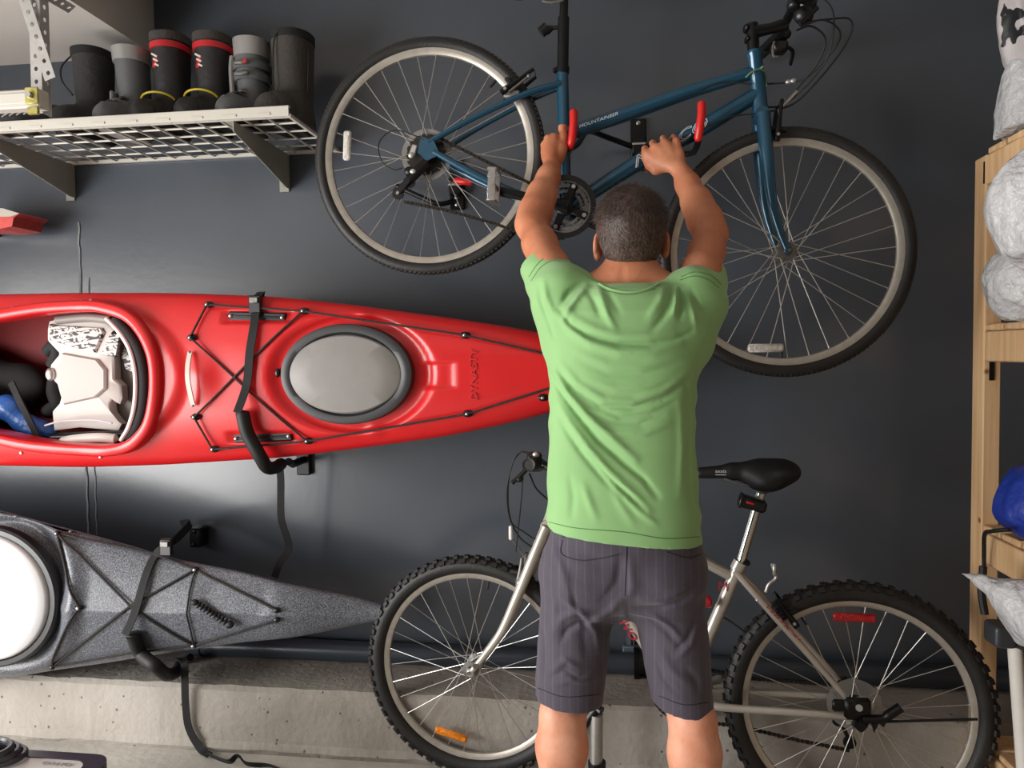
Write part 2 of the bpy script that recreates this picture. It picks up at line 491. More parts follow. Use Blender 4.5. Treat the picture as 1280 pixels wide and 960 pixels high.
# foundation
b = MB()
prof = [(0.0, 0.0), (YL, 0.0), (YL-0.012, 0.02), (YL, 0.04), (YL, ZL-0.012), (YL+0.012, ZL), (0.0, ZL+0.004)]
n = 90; vs = []; fs = []
for i in range(n):
    x = XL+(XR-XL)*i/(n-1)
    for k, (y, z) in enumerate(prof):
        j = 0.0015*rng.normal() if k in (2, 4, 5) else 0
        vs.append((x, y+j, z+j*.8))
for i in range(n-1):
    for k in range(len(prof)-1):
        a = i*len(prof)+k; fs.append((a, a+1, a+1+len(prof), a+len(prof)))
b.add(vs, fs)
struct('trim_2', b, 'concrete', smooth=False)
b = MB(); b.box(((XL+XR)/2, (YF)/2-1.5, -0.05), (XR-XL, -YF+3.0, 0.1)); struct('floor', b, 'floor', smooth=False)
b = MB(); b.box(((XL+XR)/2, YF/2, ZC+0.05), (XR-XL, -YF, 0.1)); struct('ceiling', b, 'ceiling', smooth=False)
# dropped boxed-in soffit at the left
zs = P(150, 72, 0).z; xe = P(193, 40, 0).x
b = MB(); b.box(((XL+xe)/2, YF/2, (zs+ZC)/2), (xe-XL, -YF, ZC-zs)); struct('ceiling_soffit', b, 'ceiling', smooth=False)
b = MB(); b.box((XR+0.05, YF/2, ZC/2), (0.1, -YF, ZC)); struct('wall_right', b, 'side_wall', smooth=False)
b = MB(); b.box(((XL+XR)/2, YF-0.05, ZC/2), (XR-XL, 0.1, ZC)); struct('wall_front', b, 'side_wall', smooth=False)
# left wall with the open garage doorway
OY0, OY1, OZ = -4.4, -1.1, 1.72
b = MB(); b.box((XL-0.05, YF/2, (OZ+ZC)/2), (0.1, -YF, ZC-OZ)); b.box((XL-0.05, OY1/2, OZ/2), (0.1, -OY1, OZ)); b.box((XL-0.05, (OY0+YF)/2, OZ/2), (0.1, OY0-YF, OZ))
struct('wall_left', b, 'side_wall', smooth=False)
# painted pipe lying on the foundation ledge, with clamp and wall conduit
ZP = P(420, 838, -0.06).z
pr = 0.036
b = MB(); x0 = P(238, 838, -0.06).x
b.cyl((x0, -0.05, ZL+pr+0.004), (XR, -0.05, ZL+pr+0.004), pr, 20); b.cyl((x0-0.004, -0.05, ZL+pr+0.004), (x0+0.05, -0.05, ZL+pr+0.004), pr*1.12, 20)
pipe = obj('wall_pipe', b, mat('pipe_paint', (52, 58, 66), 0.3)); tag(pipe, 'dark painted pipe running along the top of the concrete foundation', 'pipe')
xc = P(797, 850, -0.06).x
b = MB(); b.lathe((xc, -0.05, ZL+pr+0.004), (1, 0, 0), [(pr*1.0, -0.012), (pr*1.5, -0.012), (pr*1.5, 0.004), (pr*1.0, 0.004)], 24); b.cyl((xc+0.02, -0.05, ZL+pr), (xc+0.05, -0.05, ZL+pr), pr*1.2, 18)
obj('pipe_collar', b, 'black_metal', pipe)
c0, c1 = P(778, 806, -0.02), P(832, 826, -0.02)
b = MB(); b.box((c0+c1)/2, (abs(c1.x-c0.x), 0.03, abs(c1.z-c0.z)), bev=0.004); b.beam(P(786, 775, -0.012), P(786, 808, -0.012), 0.016, 0.016); b.beam(P(792, 775, -0.012), P(792, 808, -0.012), 0.006, 0.006); b.beam(P(780, 806, -0.012), P(780, 834, -0.012), 0.006, 0.006)
tag(obj('wall_outlet_box', b, mat('outlet_paint', (84, 92, 102), 0.35)), 'small slate painted electrical box on wall between the legs', 'electrical box')

# ------------------------------------------------------------------ daylight, camera, view
cd = bpy.data.cameras.new('camera'); cam = bpy.data.objects.new('camera', cd); COL.objects.link(cam)
cd.sensor_width = 36; cd.lens = 27.0; cd.clip_start = 0.02
cam.matrix_world = Matrix(((_r.x, _u.x, -_f.x, CAM.x), (_r.y, _u.y, -_f.y, CAM.y), (_r.z, _u.z, -_f.z, CAM.z), (0, 0, 0, 1)))
sc = bpy.context.scene; sc.camera = cam
sc.view_settings.view_transform = 'Standard'; sc.view_settings.look = 'None'; sc.view_settings.gamma = 1; sc.view_settings.use_curve_mapping = False
sc.view_settings.exposure = 0.1
sc.cycles.use_denoising = True
sc.cycles.max_bounces = 8
wd = bpy.data.worlds.new('world'); sc.world = wd; wd.use_nodes = True
wd.node_tree.nodes['Background'].inputs[0].default_value = (.75, .86, 1, 1); wd.node_tree.nodes['Background'].inputs[1].default_value = 0.6
def area(name, loc, target, sx, sy, power, col):
    l = bpy.data.lights.new(name, 'AREA'); l.shape = 'RECTANGLE'; l.size = sx; l.size_y = sy; l.energy = power; l.color = col
    o = bpy.data.objects.new(name, l); COL.objects.link(o); o.location = V(loc)
    o.rotation_euler = (V(target)-V(loc)).to_track_quat('-Z', 'Y').to_euler(); return o
area('doorway_daylight', (XL-0.12, (OY0+OY1)/2, OZ/2), (0, (OY0+OY1)/2+0.3, OZ/2), OY1-OY0, OZ, 232, (1.0, 0.975, 0.945))
# ------------------------------------------------------------------ kayaks
def smooth(a, b, x):
    t = min(1, max(0, (x-a)/(b-a))); return t*t*(3-2*t)
def inpoly(x, z, poly):
    c = False; j = len(poly)-1
    for i in range(len(poly)):
        xi, zi = poly[i]; xj, zj = poly[j]
        if (zi > z) != (zj > z) and x < (xj-xi)*(z-zi)/(zj-zi)+xi: c = not c
        j = i
    return c
def interp(x, xs, ys): return float(np.interp(x, xs, ys))
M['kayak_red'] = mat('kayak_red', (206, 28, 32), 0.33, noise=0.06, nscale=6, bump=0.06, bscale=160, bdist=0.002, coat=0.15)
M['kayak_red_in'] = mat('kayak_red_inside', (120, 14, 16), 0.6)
M['cord'] = mat('deck_cord', (22, 20, 20), 0.8, rgb2=(120, 105, 95), nscale=500, ramp=(.55, .75))
M['hatch_grey'] = mat('hatch_grey', (128, 124, 121), 0.5, noise=0.04, nscale=30)
M['hatch_rim'] = mat('hatch_rim', (46, 46, 48), 0.45)
M['seat_white'] = mat('seat_white', (205, 198, 192), 0.55, noise=0.04, nscale=8)

class Hull:
    """outline traced as stations (px, top, bottom) at the sheer plane; then a lofted deck and hull"""
    def __init__(s, st, Ys, crown, depth, ridge=0.0, ext=()):
        tp = [P(x, t, Ys) for x, t, b_ in st]; bt = [P(x, b_, Ys) for x, t, b_ in st]
        s.X = [(a.x+c.x)/2 for a, c in zip(tp, bt)]; s.zt = [a.z for a in tp]; s.zb = [c.z for c in bt]
        for (x, zt, zb) in ext: s.X.insert(0, x); s.zt.insert(0, zt); s.zb.insert(0, zb)
        s.Ys = Ys; s.crown = crown; s.depth = depth; s.ridge = ridge; s.vx = .75; s.feat = []; s.sheer = lambda x: 0.0
        # smooth interpolation
        N = 400; s.gx = np.linspace(s.X[0], s.X[-1], N)
        def sm(y):
            y = np.interp(s.gx, s.X, y); k = np.ones(13)/13; yp = np.concatenate([np.full(6, y[0]), y, np.full(6, y[-1])])
            return np.convolve(yp, k, 'valid')
        s.gt = sm(s.zt); s.gb = sm(s.zb)
    def zz(s, x): return float(np.interp(x, s.gx, s.gt)), float(np.interp(x, s.gx, s.gb))
    def y0(s, x, z):
        zt, zb = s.zz(x); c, w = (zt+zb)/2, max((zt-zb)/2, 1e-4); t = max(-1, min(1, (z-c)/w))
        cr = s.crown(x, w)
        return s.Ys + s.sheer(x) - cr*(1-abs(t)**3.0)**0.6 - s.ridge*min(w, .2)*(1-abs(t))
    def y(s, x, z):
        return s.y0(x, z)+sum(f(x, z) for f in s.feat)
    def at(s, px, py, out=0.0):
        """point on the deck seen at this pixel"""
        Y = s.Ys-.05
        for _ in range(6):
            p = P(px, py, Y); Y = s.y(p.x, p.z)
        p = P(px, py, Y); p.y -= out; return p
    def deck(s, nu, nv, hole=None, x0=None):
        def fn(u, v):
            x = s.gx[0]+(s.gx[-1]-s.gx[0])*u
            zt, zb = s.zz(x); a = (v-.5)*PI; q = math.sin(a); q = q*.75+(2*v-1)*.25
            z = (zt+zb)/2+(zt-zb)/2*q
            return (x, s.y(x, z), z)
        keep = None
        if hole:
            def keep(u, v):
                p = fn(u, v); return not inpoly(p[0], p[2], hole)
        mb = MB(); mb.grid(fn, nu, nv, keep); return mb
    def hull(s, nu, nv, shrink=0.0):
        def fn(u, v):
            x = s.gx[0]+(s.gx[-1]-s.gx[0])*u
            zt, zb = s.zz(x); a = (v-.5)*2*(PI/2); w = (zt-zb)/2-shrink
            t = math.sin(a); c = math.cos(a)
            bulge = 1+0.035*math.sin(min(1, abs(c))*PI)
            return (x, s.Ys+s.sheer(x)+(s.depth(x, w)-shrink)*abs(c)**s.vx, (zt+zb)/2+w*t*bulge)
        mb = MB(); mb.grid(fn, nu, nv); return mb

# ---- red kayak
YR = -0.36
st = [(0,368,582),(100,366,584),(200,366,581),(250,367,578),(350,371,572),(450,382,560),(560,397,545),(640,409,528),(686,418,516),(760,437,494),(812,452,478),(832,462,470)]
ext0 = P(0, 368, YR).x
ext = [(ext0-0.5, P(0, 372, YR).z-0.005, P(0, 578, YR).z+.005), (ext0-0.9, P(0, 392, YR).z, P(0, 560, YR).z), (ext0-1.25, P(0, 425, YR).z, P(0, 530, YR).z), (ext0-1.5, P(0, 462, YR).z, P(0, 486, YR).z)]
RK = Hull(st, YR, lambda x, w: 0.028+0.20*w, lambda x, w: 0.02+min(0.25, 1.05*w), ext=ext)
def el(cx, cy, rx, ry, Y=-.44):
    c = P(cx, cy, Y); return c, abs(P(cx+rx, cy, Y).x-c.x), abs(P(cx, cy+ry, Y).z-c.z)
hc, hx, hz = el(431, 468, 84, 63)
rc_, rx_, rz_ = el(436, 468, 102, 74)
def f_hatch(x, z):
    q = math.hypot((x-rc_.x)/rx_, (z-rc_.z)/rz_); q2 = math.hypot((x-hc.x)/hx, (z-hc.z)/hz)
    return 0.020*(1-smooth(.92, 1.06, q))
RK.feat.append(f_hatch)
def rect_feat(px0, py0, px1, py1, d, sl=0.006, Y=-.43):
    a, c = P(px0, py0, Y), P(px1, py1, Y); cx, cz, hx_, hz_ = (a.x+c.x)/2, (a.z+c.z)/2, abs(c.x-a.x)/2, abs(c.z-a.z)/2
    return lambda x, z: d*(1-smooth(-sl, sl, max(abs(x-cx)-hx_, abs(z-cz)-hz_)))
RK.feat.append(rect_feat(528, 454, 566, 485, 0.007))
RK.feat.append(rect_feat(278, 389, 364, 402, 0.010)); RK.feat.append(rect_feat(284, 541, 368, 554, 0.010))
def bump_feat(px, py, rx, ry, d):
    c, a, b_ = el(px, py, rx, ry)
    return lambda x, z: -d*math.exp(-((x-c.x)/a)**2-((z-c.z)/b_)**2) if abs(x-c.x) < 4*a and abs(z-c.z) < 4*b_ else 0.0
# scallops beside the hatch, and the arch in front of the handle
for q in ((450, 393, 10, 8, .008), (463, 539, 10, 8, .008), (252, 473, 16, 22, .012)): RK.feat.append(bump_feat(*q))
# raised crescent step around the cockpit end
cc, ca, cb = el(92, 470, 142, 96)
def f_cres(x, z):
    q = math.hypot((x-cc.x)/ca, (z-cc.z)/cb); 
    if x < cc.x: return 0
    return -0.016*(1-smooth(.93, 1.03, q))*smooth(cc.x, cc.x+.12, x)
RK.feat.append(f_cres)
# the cockpit outline
YK = -.43
ck = [(197,470),(195,502),(186,530),(166,549),(140,556),(100,556),(60,553),(30,549),(-10,540),(-60,530),(-110,515),(-140,490),(-145,470),(-135,440),(-100,418),(-60,409),(-10,402),(30,395),(60,391),(100,389),(130,391),(160,400),(180,418),(193,443)]
CK = spline([P(x, y, YK) for x, y in ck], 6, closed=True)
ckc = sum(CK, V((0,0,0)))/len(CK)
def offs(poly, d):
    out = []; n = len(poly)
    for i in range(n):
        t = (poly[(i+1) % n]-poly[i-1]); nn = V((t.z, 0, -t.x)).normalized()
        if nn.dot(poly[i]-ckc) < 0: nn = -nn
        out.append(poly[i]+nn*d)
    return out
hole = [(p.x, p.z) for p in offs(CK, 0.008)]
kay = thing('kayak', (P(300, 470, -.3).x, -.36, P(300, 470, -.3).z-.25), 'bright red kayak strapped sideways on wall with open cockpit and grey oval hatch', 'kayak')
obj('deck', RK.deck(330, 110, hole), 'kayak_red', kay, angle=80)
hb = RK.hull(120, 40); obj('hull', hb, 'kayak_red', kay, angle=80)
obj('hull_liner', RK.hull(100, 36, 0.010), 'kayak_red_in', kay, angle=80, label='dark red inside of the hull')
# coaming
b = MB(); prof = [(0.004, -0.10), (0.0, -0.05), (-0.001, 0.004), (0.004, 0.010), (0.012, 0.012), (0.026, 0.010), (0.032, 0.005), (0.034, -0.002), (0.034, -0.03)]
rings = []
for o, h in prof:
    ring = offs(CK, o); out = []
    for p, q in zip(ring, CK):
        base = RK.y(q.x, q.z) if h > -.02 else RK.y0(q.x, q.z); out.append((p.x, base-h-.012, p.z))
    rings.append(out)
n = len(CK); vs = [p for r_ in rings for p in r_]; fs = []
for i in range(len(rings)-1):
    for k in range(n): fs.append((i*n+k, i*n+(k+1) % n, (i+1)*n+(k+1) % n, (i+1)*n+k))
b.add(vs, fs); obj('cockpit_rim', b, 'kayak_red', kay, angle=80, label='raised red rim around the cockpit opening')
# hatch
def disc_on(mb, c, a, b_, ybase, prof, n=64):
    """prof: (scale, height)"""
    vs = []; fs = []
    for sc_, h in prof:
        for k in range(n):
            an = 2*PI*k/n; vs.append((c.x+a*sc_*math.cos(an), ybase-h, c.z+b_*sc_*math.sin(an)))
    m = len(prof)
    for i in range(m-1):
        for k in range(n): fs.append((i*n+k, i*n+(k+1) % n, (i+1)*n+(k+1) % n, (i+1)*n+k))
    fs.append(tuple((m-1)*n+k for k in range(n)))
    return mb.add(vs, fs)
yb = RK.y0(hc.x, hc.z)+.018
b = MB(); disc_on(b, hc, hx, hz, yb, [(1.0, -.02), (1.0, .014), (.985, .021), (.93, .024), (.84, .022), (.81, .016), (.80, .010)]); hr = obj('hatch_rim', b, 'hatch_rim', kay, label='black rubber rim of the oval hatch')
b = MB(); c2, a2, b2 = el(430, 468, 71, 49); disc_on(b, c2, a2, b2, yb, [(1.0, .008), (1.0, .020), (.97, .024), (.6, .028), (.3, .030)]); obj('hatch_cover', b, 'hatch_grey', kay, label='grey oval hatch cover')
b = MB(); b.ell(P(347, 466, yb-.012), (.008, .008, .014)); obj('hatch_tab', b, 'black_plastic', kay)
# slot brackets, cord, fittings, handle
for (a, c) in (((286, 395), (358, 397)), ((293, 548), (366, 545))):
    b = MB(); p, q = RK.at(*a, out=-.002), RK.at(*c, out=-.002); b.beam(p, q, .030, .016, (0, 1, 0), .004) if False else b.beam(p, q, .016, .028, (0, 0, 1), .004)
    b.beam(p+V((.01, -.008, 0)), q+V((-.01, -.008, 0)), .010, .006, (0, 0, 1), .002)
    o = obj('slide_track', b, 'black_plastic', kay)
    for sp_ in (p+V((.01, -.012, 0)), q+V((-.01, -.012, 0))): b = MB(); b.ell(sp_, (.006, .004, .006)); obj('screw', b, 'steel', o)
def pad(p):
    b = MB(); b.ell(p, (.016, .008, .011), nu=16, nv=8); b.tube([p+V((-.012, -.004, 0)), p+V((0, -.014, 0)), p+V((.012, -.004, 0))], .004, 8)
    o = obj('cord_fitting', b, 'black_plastic', kay); b = MB(); b.ell(p+V((0, -.016, 0)), (.005, .003, .005), nu=10, nv=6); obj('screw', b, 'steel', o)
F = {'a': (262, 381), 'b': (381, 389), 'c': (241, 422), 'd': (246, 521), 'e': (269, 561), 'f': (386, 551), 'g': (582, 419), 'h': (585, 517), 'i': (679, 497)}
FP = {k: RK.at(*v, out=.004) for k, v in F.items()}
for p in FP.values(): pad(p)
def cordline(pts, parent, r=.0034, K=RK, m='cord', lift=.006):
    out = []
    for i in range(len(pts)-1):
        a, c = V(pts[i]), V(pts[i+1])
        for k in range(14):
            p = a.lerp(c, k/14); yd = K.y(p.x, p.z); p.y = min(p.y, yd-lift); out.append(p)
    out.append(V(pts[-1])); b = MB(); b.tube(out, r, 7); return obj('deck_cord', b, m, parent)
E1 = RK.at(735, 455, .006); E2 = RK.at(735, 470, .006)
for seq in ('acf', 'edb', ('a', 'b', 'g', E1), ('e', 'f', 'h', E2)):
    cordline([FP[x]+V((0, -.012, 0)) if isinstance(x, str) else x for x in seq], kay)
b = MB(); pp = [RK.at(240, 440, .010), RK.at(240, 455, .022), RK.at(241, 473, .028), RK.at(243, 492, .022), RK.at(244, 507, .010)]
b.ribbon(spline(pp, 6), .014, .005, (1, 0, 0)); hd = obj('carry_handle', b, mat('handle_strip', (215, 200, 190), .5), kay, label='short pale carry strip')
for sp_ in (pp[0], pp[-1]): b = MB(); b.ell(sp_+V((0, -.004, 0)), (.004,.003,.004)); obj('screw', b, 'dull_alloy', hd)
for q in ((16, 385), (102, 377), (114, 376), (27, 566), (126, 571)):
    b = MB(); b.ell(RK.at(*q, .002), (.006, .004, .006), nu=12, nv=8); obj('rivet', b, 'alloy', kay)
text_obj('embossed_lettering', 'DYNASTY', RK.at(592, 468, .002), (0, 0, 1), (-1, 0, 0), .020, mat('kayak_red_relief', (190, 28, 32), .5), kay, width=.15, depth=.001)
# seat inside the cockpit
M['script_print'] = None
def script_mat():
    m = bpy.data.materials.new('seat_print'); m.use_nodes = True; nt = m.node_tree; N = nt.nodes; Lk = nt.links
    b = N['Principled BSDF']; b.inputs['Roughness'].default_value = .6
    tc = N.new('ShaderNodeTexCoord'); mp = N.new('ShaderNodeMapping'); mp.inputs['Scale'].default_value = (15, 15, 26); mp.inputs['Rotation'].default_value = (0, .25, 0)
    Lk.new(tc.outputs['Object'], mp.inputs['Vector'])
    n = N.new('ShaderNodeTexNoise'); n.inputs['Scale'].default_value = 1.6; n.inputs['Detail'].default_value = 1.5; n.inputs['Distortion'].default_value = 1.5
    Lk.new(mp.outputs['Vector'], n.inputs['Vector'])
    w = N.new('ShaderNodeTexWave'); w.inputs['Scale'].default_value = .55; w.bands_direction = 'Z'; w.inputs['Distortion'].default_value = 1.5; Lk.new(mp.outputs['Vector'], w.inputs['Vector'])
    r = N.new('ShaderNodeValToRGB'); r.color_ramp.interpolation = 'CONSTANT'; r.color_ramp.elements[1].position = .43
    e = r.color_ramp.elements.new(.575)
    r.color_ramp.elements[0].color = (.58, .55, .53, 1); r.color_ramp.elements[1].color = (.03, .025, .025, 1); e.color = (.58, .55, .53, 1)
    Lk.new(n.outputs['Fac'], r.inputs['Fac'])
    mx = N.new('ShaderNodeMix'); mx.data_type = 'RGBA'; mx.inputs[7].default_value = (.58, .55, .53, 1)
    r2 = N.new('ShaderNodeValToRGB'); r2.color_ramp.elements[0].position = .78; r2.color_ramp.elements[1].position = .85; Lk.new(w.outputs['Fac'], r2.inputs['Fac'])
    Lk.new(r2.outputs['Color'], mx.inputs[0]); Lk.new(r.outputs['Color'], mx.inputs[6]); Lk.new(mx.outputs[2], b.inputs['Base Color'])
    return m
M['script_print'] = script_mat()
def slab(poly, Y, th, curve=None):
    """thick plate whose front outline is traced (px), at distance Y, optionally dished"""
    mb = MB(); pts = [P(x, y, Y) for x, y in poly]; 
    if curve: pts = [V((p.x, p.y+curve(p), p.z)) for p in pts]
    c = sum(pts, V((0,0,0)))/len(pts); n = len(pts)
    inner = [c+(p-c)*.94+V((0, -.006, 0)) for p in pts]
    if curve: c = V((c.x, Y+curve(c)-.01, c.z))
    vs = [p+V((0, th, 0)) for p in pts]+pts+inner+[c+V((0, -.008, 0))]
    fs = []
    for k in range(n):
        k2 = (k+1) % n
        fs += [(k, k2, n+k2, n+k), (n+k, n+k2, 2*n+k2, 2*n+k), (2*n+k, 2*n+k2, 3*n)]
    mb.add(vs, fs); return mb
YS = -.30
seatpoly = [(62,402),(80,397),(128,400),(143,412),(137,430),(143,446),(144,474),(152,482),(153,498),(150,505),(141,497),(138,505),(140,516),(146,524),(152,530),(148,538),(100,534),(68,538),(66,516),(74,508),(77,498),(72,480),(62,470),(64,456),(74,444),(74,432),(66,428),(60,424),(60,412)]
seat = obj('seat', slab(seatpoly, YS, .03), 'seat_white', kay, label='pale grey moulded seat with black print')
b = MB(); vs = []; cx = [(78,441),(122,449),(133,462),(133,486),(120,497),(80,506),(77,496),(73,474),(70,460),(77,450)]
obj('seat_pad', slab(cx, YS-.012, .012), mat('seat_pad', (186, 179, 174), .6), seat)
for poly in ([(62,405),(75,407),(128,410),(131,416),(120,441),(92,434),(62,425)], [(138,418),(152,416),(150,424),(146,446),(127,444)]):
    obj('seat_print', slab(poly, YS-.010, .006), 'script_print', seat, label='panel of black scribble print')
obj('seat_back', slab([(150,412),(168,425),(174,450),(174,500),(168,530),(152,548),(146,540),(148,524),(140,514),(142,502),(154,505),(158,486),(146,470),(146,448),(154,436)], YS+.05, .03), mat('seat_back_grey', (128, 120, 114), .6, noise=.3, nscale=12), kay, label='grey seat back panel')
obj('seat_back_print', slab([(158,428),(170,426),(173,452),(168,466),(158,462),(153,446)], YS+.03, .012), 'script_print', kay)
bandp = spline([P(x, y, YS-.05) for x, y in ((140,398),(158,418),(170,440),(176,470),(175,505),(168,532),(158,550))], 8)
b = MB(); b.ribbon(bandp, .05, .012, (0, 1, .0)); b.ribbon([p+V((.013, .0, 0)) for p in bandp], .014, .03, (1, 0, 0)); b.tube([p+V((.02, -.01, 0)) for p in bandp], .018, 10)
bb = obj('back_band', b, 'black_fabric', kay, label='black padded back band')
b = MB(); b.tube([p+V((-.004, -.022, 0)) for p in bandp], .0075, 8); obj('piping', b, 'white_plastic', bb)
b = MB()
b.tube([P(183, 432, -.37), P(190, 431, -.39), P(195, 429, -.40)], .004, 7); b.tube([P(186, 506, -.37), P(192, 514, -.4), P(199, 517, -.42)], .005, 7)
obj('buckle', b, 'dull_alloy', bb)
b = MB(); b.tube(spline([P(188, 420, -.30), P(194, 470, -.29), P(188, 520, -.30)], 6), .03, 10); obj('thigh_pad', b, 'black_fabric', kay)
b = MB(); b.tube(spline([P(72, 400, -.31), P(110, 397, -.32), P(140, 400, -.33)], 6), .015, 10); obj('side_rail', b, mat('rail_grey', (130,124,120), .5), kay)
b = MB(); b.tube(spline([P(66, 547, -.30), P(110, 545, -.31), P(165, 543, -.31)], 6), .016, 10); obj('side_rail', b, 'black_plastic', kay)
b = MB(); p = [P(76, 553, -.34), P(95, 549, -.35), P(125, 547, -.35), P(148, 549, -.34)]; b.tube(spline(p, 6), [.006]+[.016]*17+[.005], 12); obj('paddle_float', b, 'white_plastic', kay)
b = MB(); b.tube(spline([P(56, 532, -.34), P(70, 528, -.345), P(84, 526, -.34), P(118, 525, -.34), P(140, 529, -.34)], 6), .003, 7); obj('seat_cord', b, mat('pale_cord', (200, 200, 205), .6), kay)
# dark foot end and knee braces
b = MB(); b.tube(spline([P(60, 440, -.26), P(68, 432, -.27), P(73, 440, -.27), P(66, 456, -.25)], 6), .022, 12); b.tube(spline([P(70, 470, -.25), P(68, 490, -.26), P(72, 505, -.26), P(60, 515, -.24)], 6), .025, 12)
obj('hip_pad', b, 'black_fabric', kay)
b = MB(); b.ell(P(63, 468, -.31), (.016, .012, .022)); obj('seat_buckle', b, 'alloy', kay)
# things stowed in the cockpit
S = SDF(); S.ell(P(-40, 470, -.19), (.17, .06, .10), k=.03); S.ell(P(20, 482, -.19), (.12, .05, .08), k=.04); S.ell(P(-20, 505, -.19), (.18, .05, .08), k=.04)
vs, fs = S.surf(P(-160, 420, -.28)-V((0, 0, .35)), P(90, 400, -.11)+V((0, .02, .02)), .008, lambda p: .006*vnoise(p, 40, 3))
tag(np_obj('gear_bag', vs, fs, 'black_fabric'), 'black gear bag stowed deep inside the red kayak cockpit', 'bag')
S = SDF(); S.ell(P(10, 510, -.30), (.055, .035, .045), k=.02); S.ell(P(30, 528, -.295), (.05, .03, .035), k=.03); S.ell(P(45, 537, -.29), (.055, .03, .035), k=.02); S.ell(P(-25, 500, -.30), (.06, .04, .05), k=.02); S.ell(P(62, 542, -.28), (.03, .02, .02), k=.02)
vs, fs = S.surf(P(-110, 570, -.37)-V((0, 0, .02)), P(100, 470, -.22), .005, lambda p: .008*vnoise(p, 90, 5))
M['dry_blue'] = mat('dry_bag_blue', (38, 88, 160), .3, noise=.3, nscale=14, bump=.3, bscale=60)
db = np_obj('dry_bag', vs, fs, 'dry_blue'); tag(db, 'blue shiny dry bag with black strap inside the red kayak cockpit', 'dry bag')
b = MB(); b.ribbon(spline([P(14, 478, -.325), P(24, 500, -.34), P(34, 520, -.335), P(48, 548, -.33)], 6), .022, .006, (1, 0, .3)); obj('strap', b, 'black_fabric', db)

# ---- grey kayak
YG = -0.36
stg = [(-260,640,862),(-160,626,864),(-60,628,857),(0,638,848),(60,655,838),(120,671,830),(215,699,815),(300,715,803),(380,736,796),(436,752,789),(458,759,786),(470,765,783)]
GK = Hull(stg, YG, lambda x, w: 0.014+0.10*w, lambda x, w: 0.02+min(0.22, 1.2*w), ridge=.30, ext=[(P(-260, 700, YG).x-.5, P(0, 690, YG).z, P(0, 850, YG).z), (P(-260, 700, YG).x-.75, P(0, 740, YG).z, P(0, 800, YG).z)])
xtip = GK.gx[-1]; GK.vx = 2.0; GK.sheer = lambda x: .06*smooth(xtip-.34, xtip, x)
gc, ga, gb_ = el(-6, 742, 84, 84, -.43)
GK.feat.append(lambda x, z: 0.018*(1-smooth(.98, 1.12, math.hypot((x-gc.x)/ga, (z-gc.z)/gb_))))
def f_rim(x, z):
    q = math.hypot((x-gc.x)/ga, (z-gc.z)/gb_); return -.020*math.exp(-((q-1.22)/.10)**2)
GK.feat.append(f_rim)
hcg, hag, hbg = el(290, 752, 46, 30, -.42)
GK.feat.append(lambda x, z: 0.006*(1-smooth(.75, 1.15, math.hypot((x-hcg.x)/hag, (z-hcg.z)/hbg))))
M['kayak_grey'] = mat('kayak_speckled_grey', (62, 65, 72), .36, rgb2=(146, 150, 158), nscale=330, ramp=(.42, .72), bump=.12, bscale=250, bdist=.002, detail=2)
kg = thing('kayak', (P(150, 750, -.3).x, -.36, P(150, 850, -.3).z), 'speckled dark grey kayak with pointed end strapped low on the wall', 'kayak')
obj('deck', GK.deck(240, 90), 'kayak_grey', kg, angle=80); obj('hull', GK.hull(100, 36), 'kayak_grey', kg, angle=80)
c3, a3, b3 = el(-10, 744, 78, 78, -.43); yb = GK.y0(c3.x, c3.z)+.016
b = MB(); disc_on(b, c3, a3, b3, yb, [(1.12, -.02), (1.12, .008), (1.09, .014), (1.02, .014), (1.0, .006)]); obj('hatch_rim', b, mat('dark_rim', (36, 37, 40), .35), kg, label='dark ring around the pale hatch')
b = MB(); disc_on(b, c3, a3*.99, b3*.99, yb, [(1.0, .0), (1.0, .018), (.97, .026), (.8, .034), (.5, .040), (.25, .042)]); obj('hatch_cover', b, mat('hatch_white', (228, 228, 230), .25), kg, label='large pale hatch cover')
GF = {'a': (74, 666), 'b': (101, 759), 'c': (67, 833), 'd': (246, 711), 'e': (244, 806), 'f': (347, 762), 'g': (347, 774)}
GP = {k: GK.at(*v, out=.006) for k, v in GF.items()}
for k in GP:
    b = MB(); b.ell(GP[k], (.011, .009, .009), nu=12, nv=8); o = obj('cord_fitting', b, 'black_plastic', kg)
    if k in 'abde': b = MB(); b.ell(GP[k]+V((0, -.009, 0)), (.006, .004, .006), nu=10, nv=6); obj('screw', b, 'steel', o)
mid = GK.at(166, 756, .012)
for seq in (('a', 'b', 'c'), ('a', mid, 'e'), ('c', mid, 'd'), ('d', 'f'), ('e', 'g'), ('a', GK.at(190, 690, .008), 'd'), ('c', GK.at(160, 816, .008), 'e')):
    cordline([GP[x] if isinstance(x, str) else x for x in seq], kg, K=GK, r=.004)
cordline([GP['d'], GK.at(238, 740, .004), GK.at(240, 790, .004), GP['e']], kg, K=GK, r=.003)
p, q = GK.at(247, 751, .016), GK.at(291, 778, .020)
b = MB(); b.tube([p, q], .004, 8)
for k in range(9):
    c = p.lerp(q, .12+.76*k/8); d = (q-p).normalized(); b.lathe(c, d, [(.004, -.002), (.011, -.0015), (.011, .0015), (.004, .002)], 14)
b.ell(p, (.013, .011, .010)); b.ell(q, (.014, .012, .012)); obj('toggle_handle', b, 'black_rubber', kg, label='ribbed black toggle handle')
for k, t in enumerate((20, 88, 158, 232)):
    y_ = np.interp(t, [0, 60, 120, 215, 300], [638, 655, 671, 699, 722]); b = MB(); b.ell(P(t, y_+2, -.37), (.006, .006, .004), nu=10, nv=6); obj('rivet', b, 'alloy', kg)

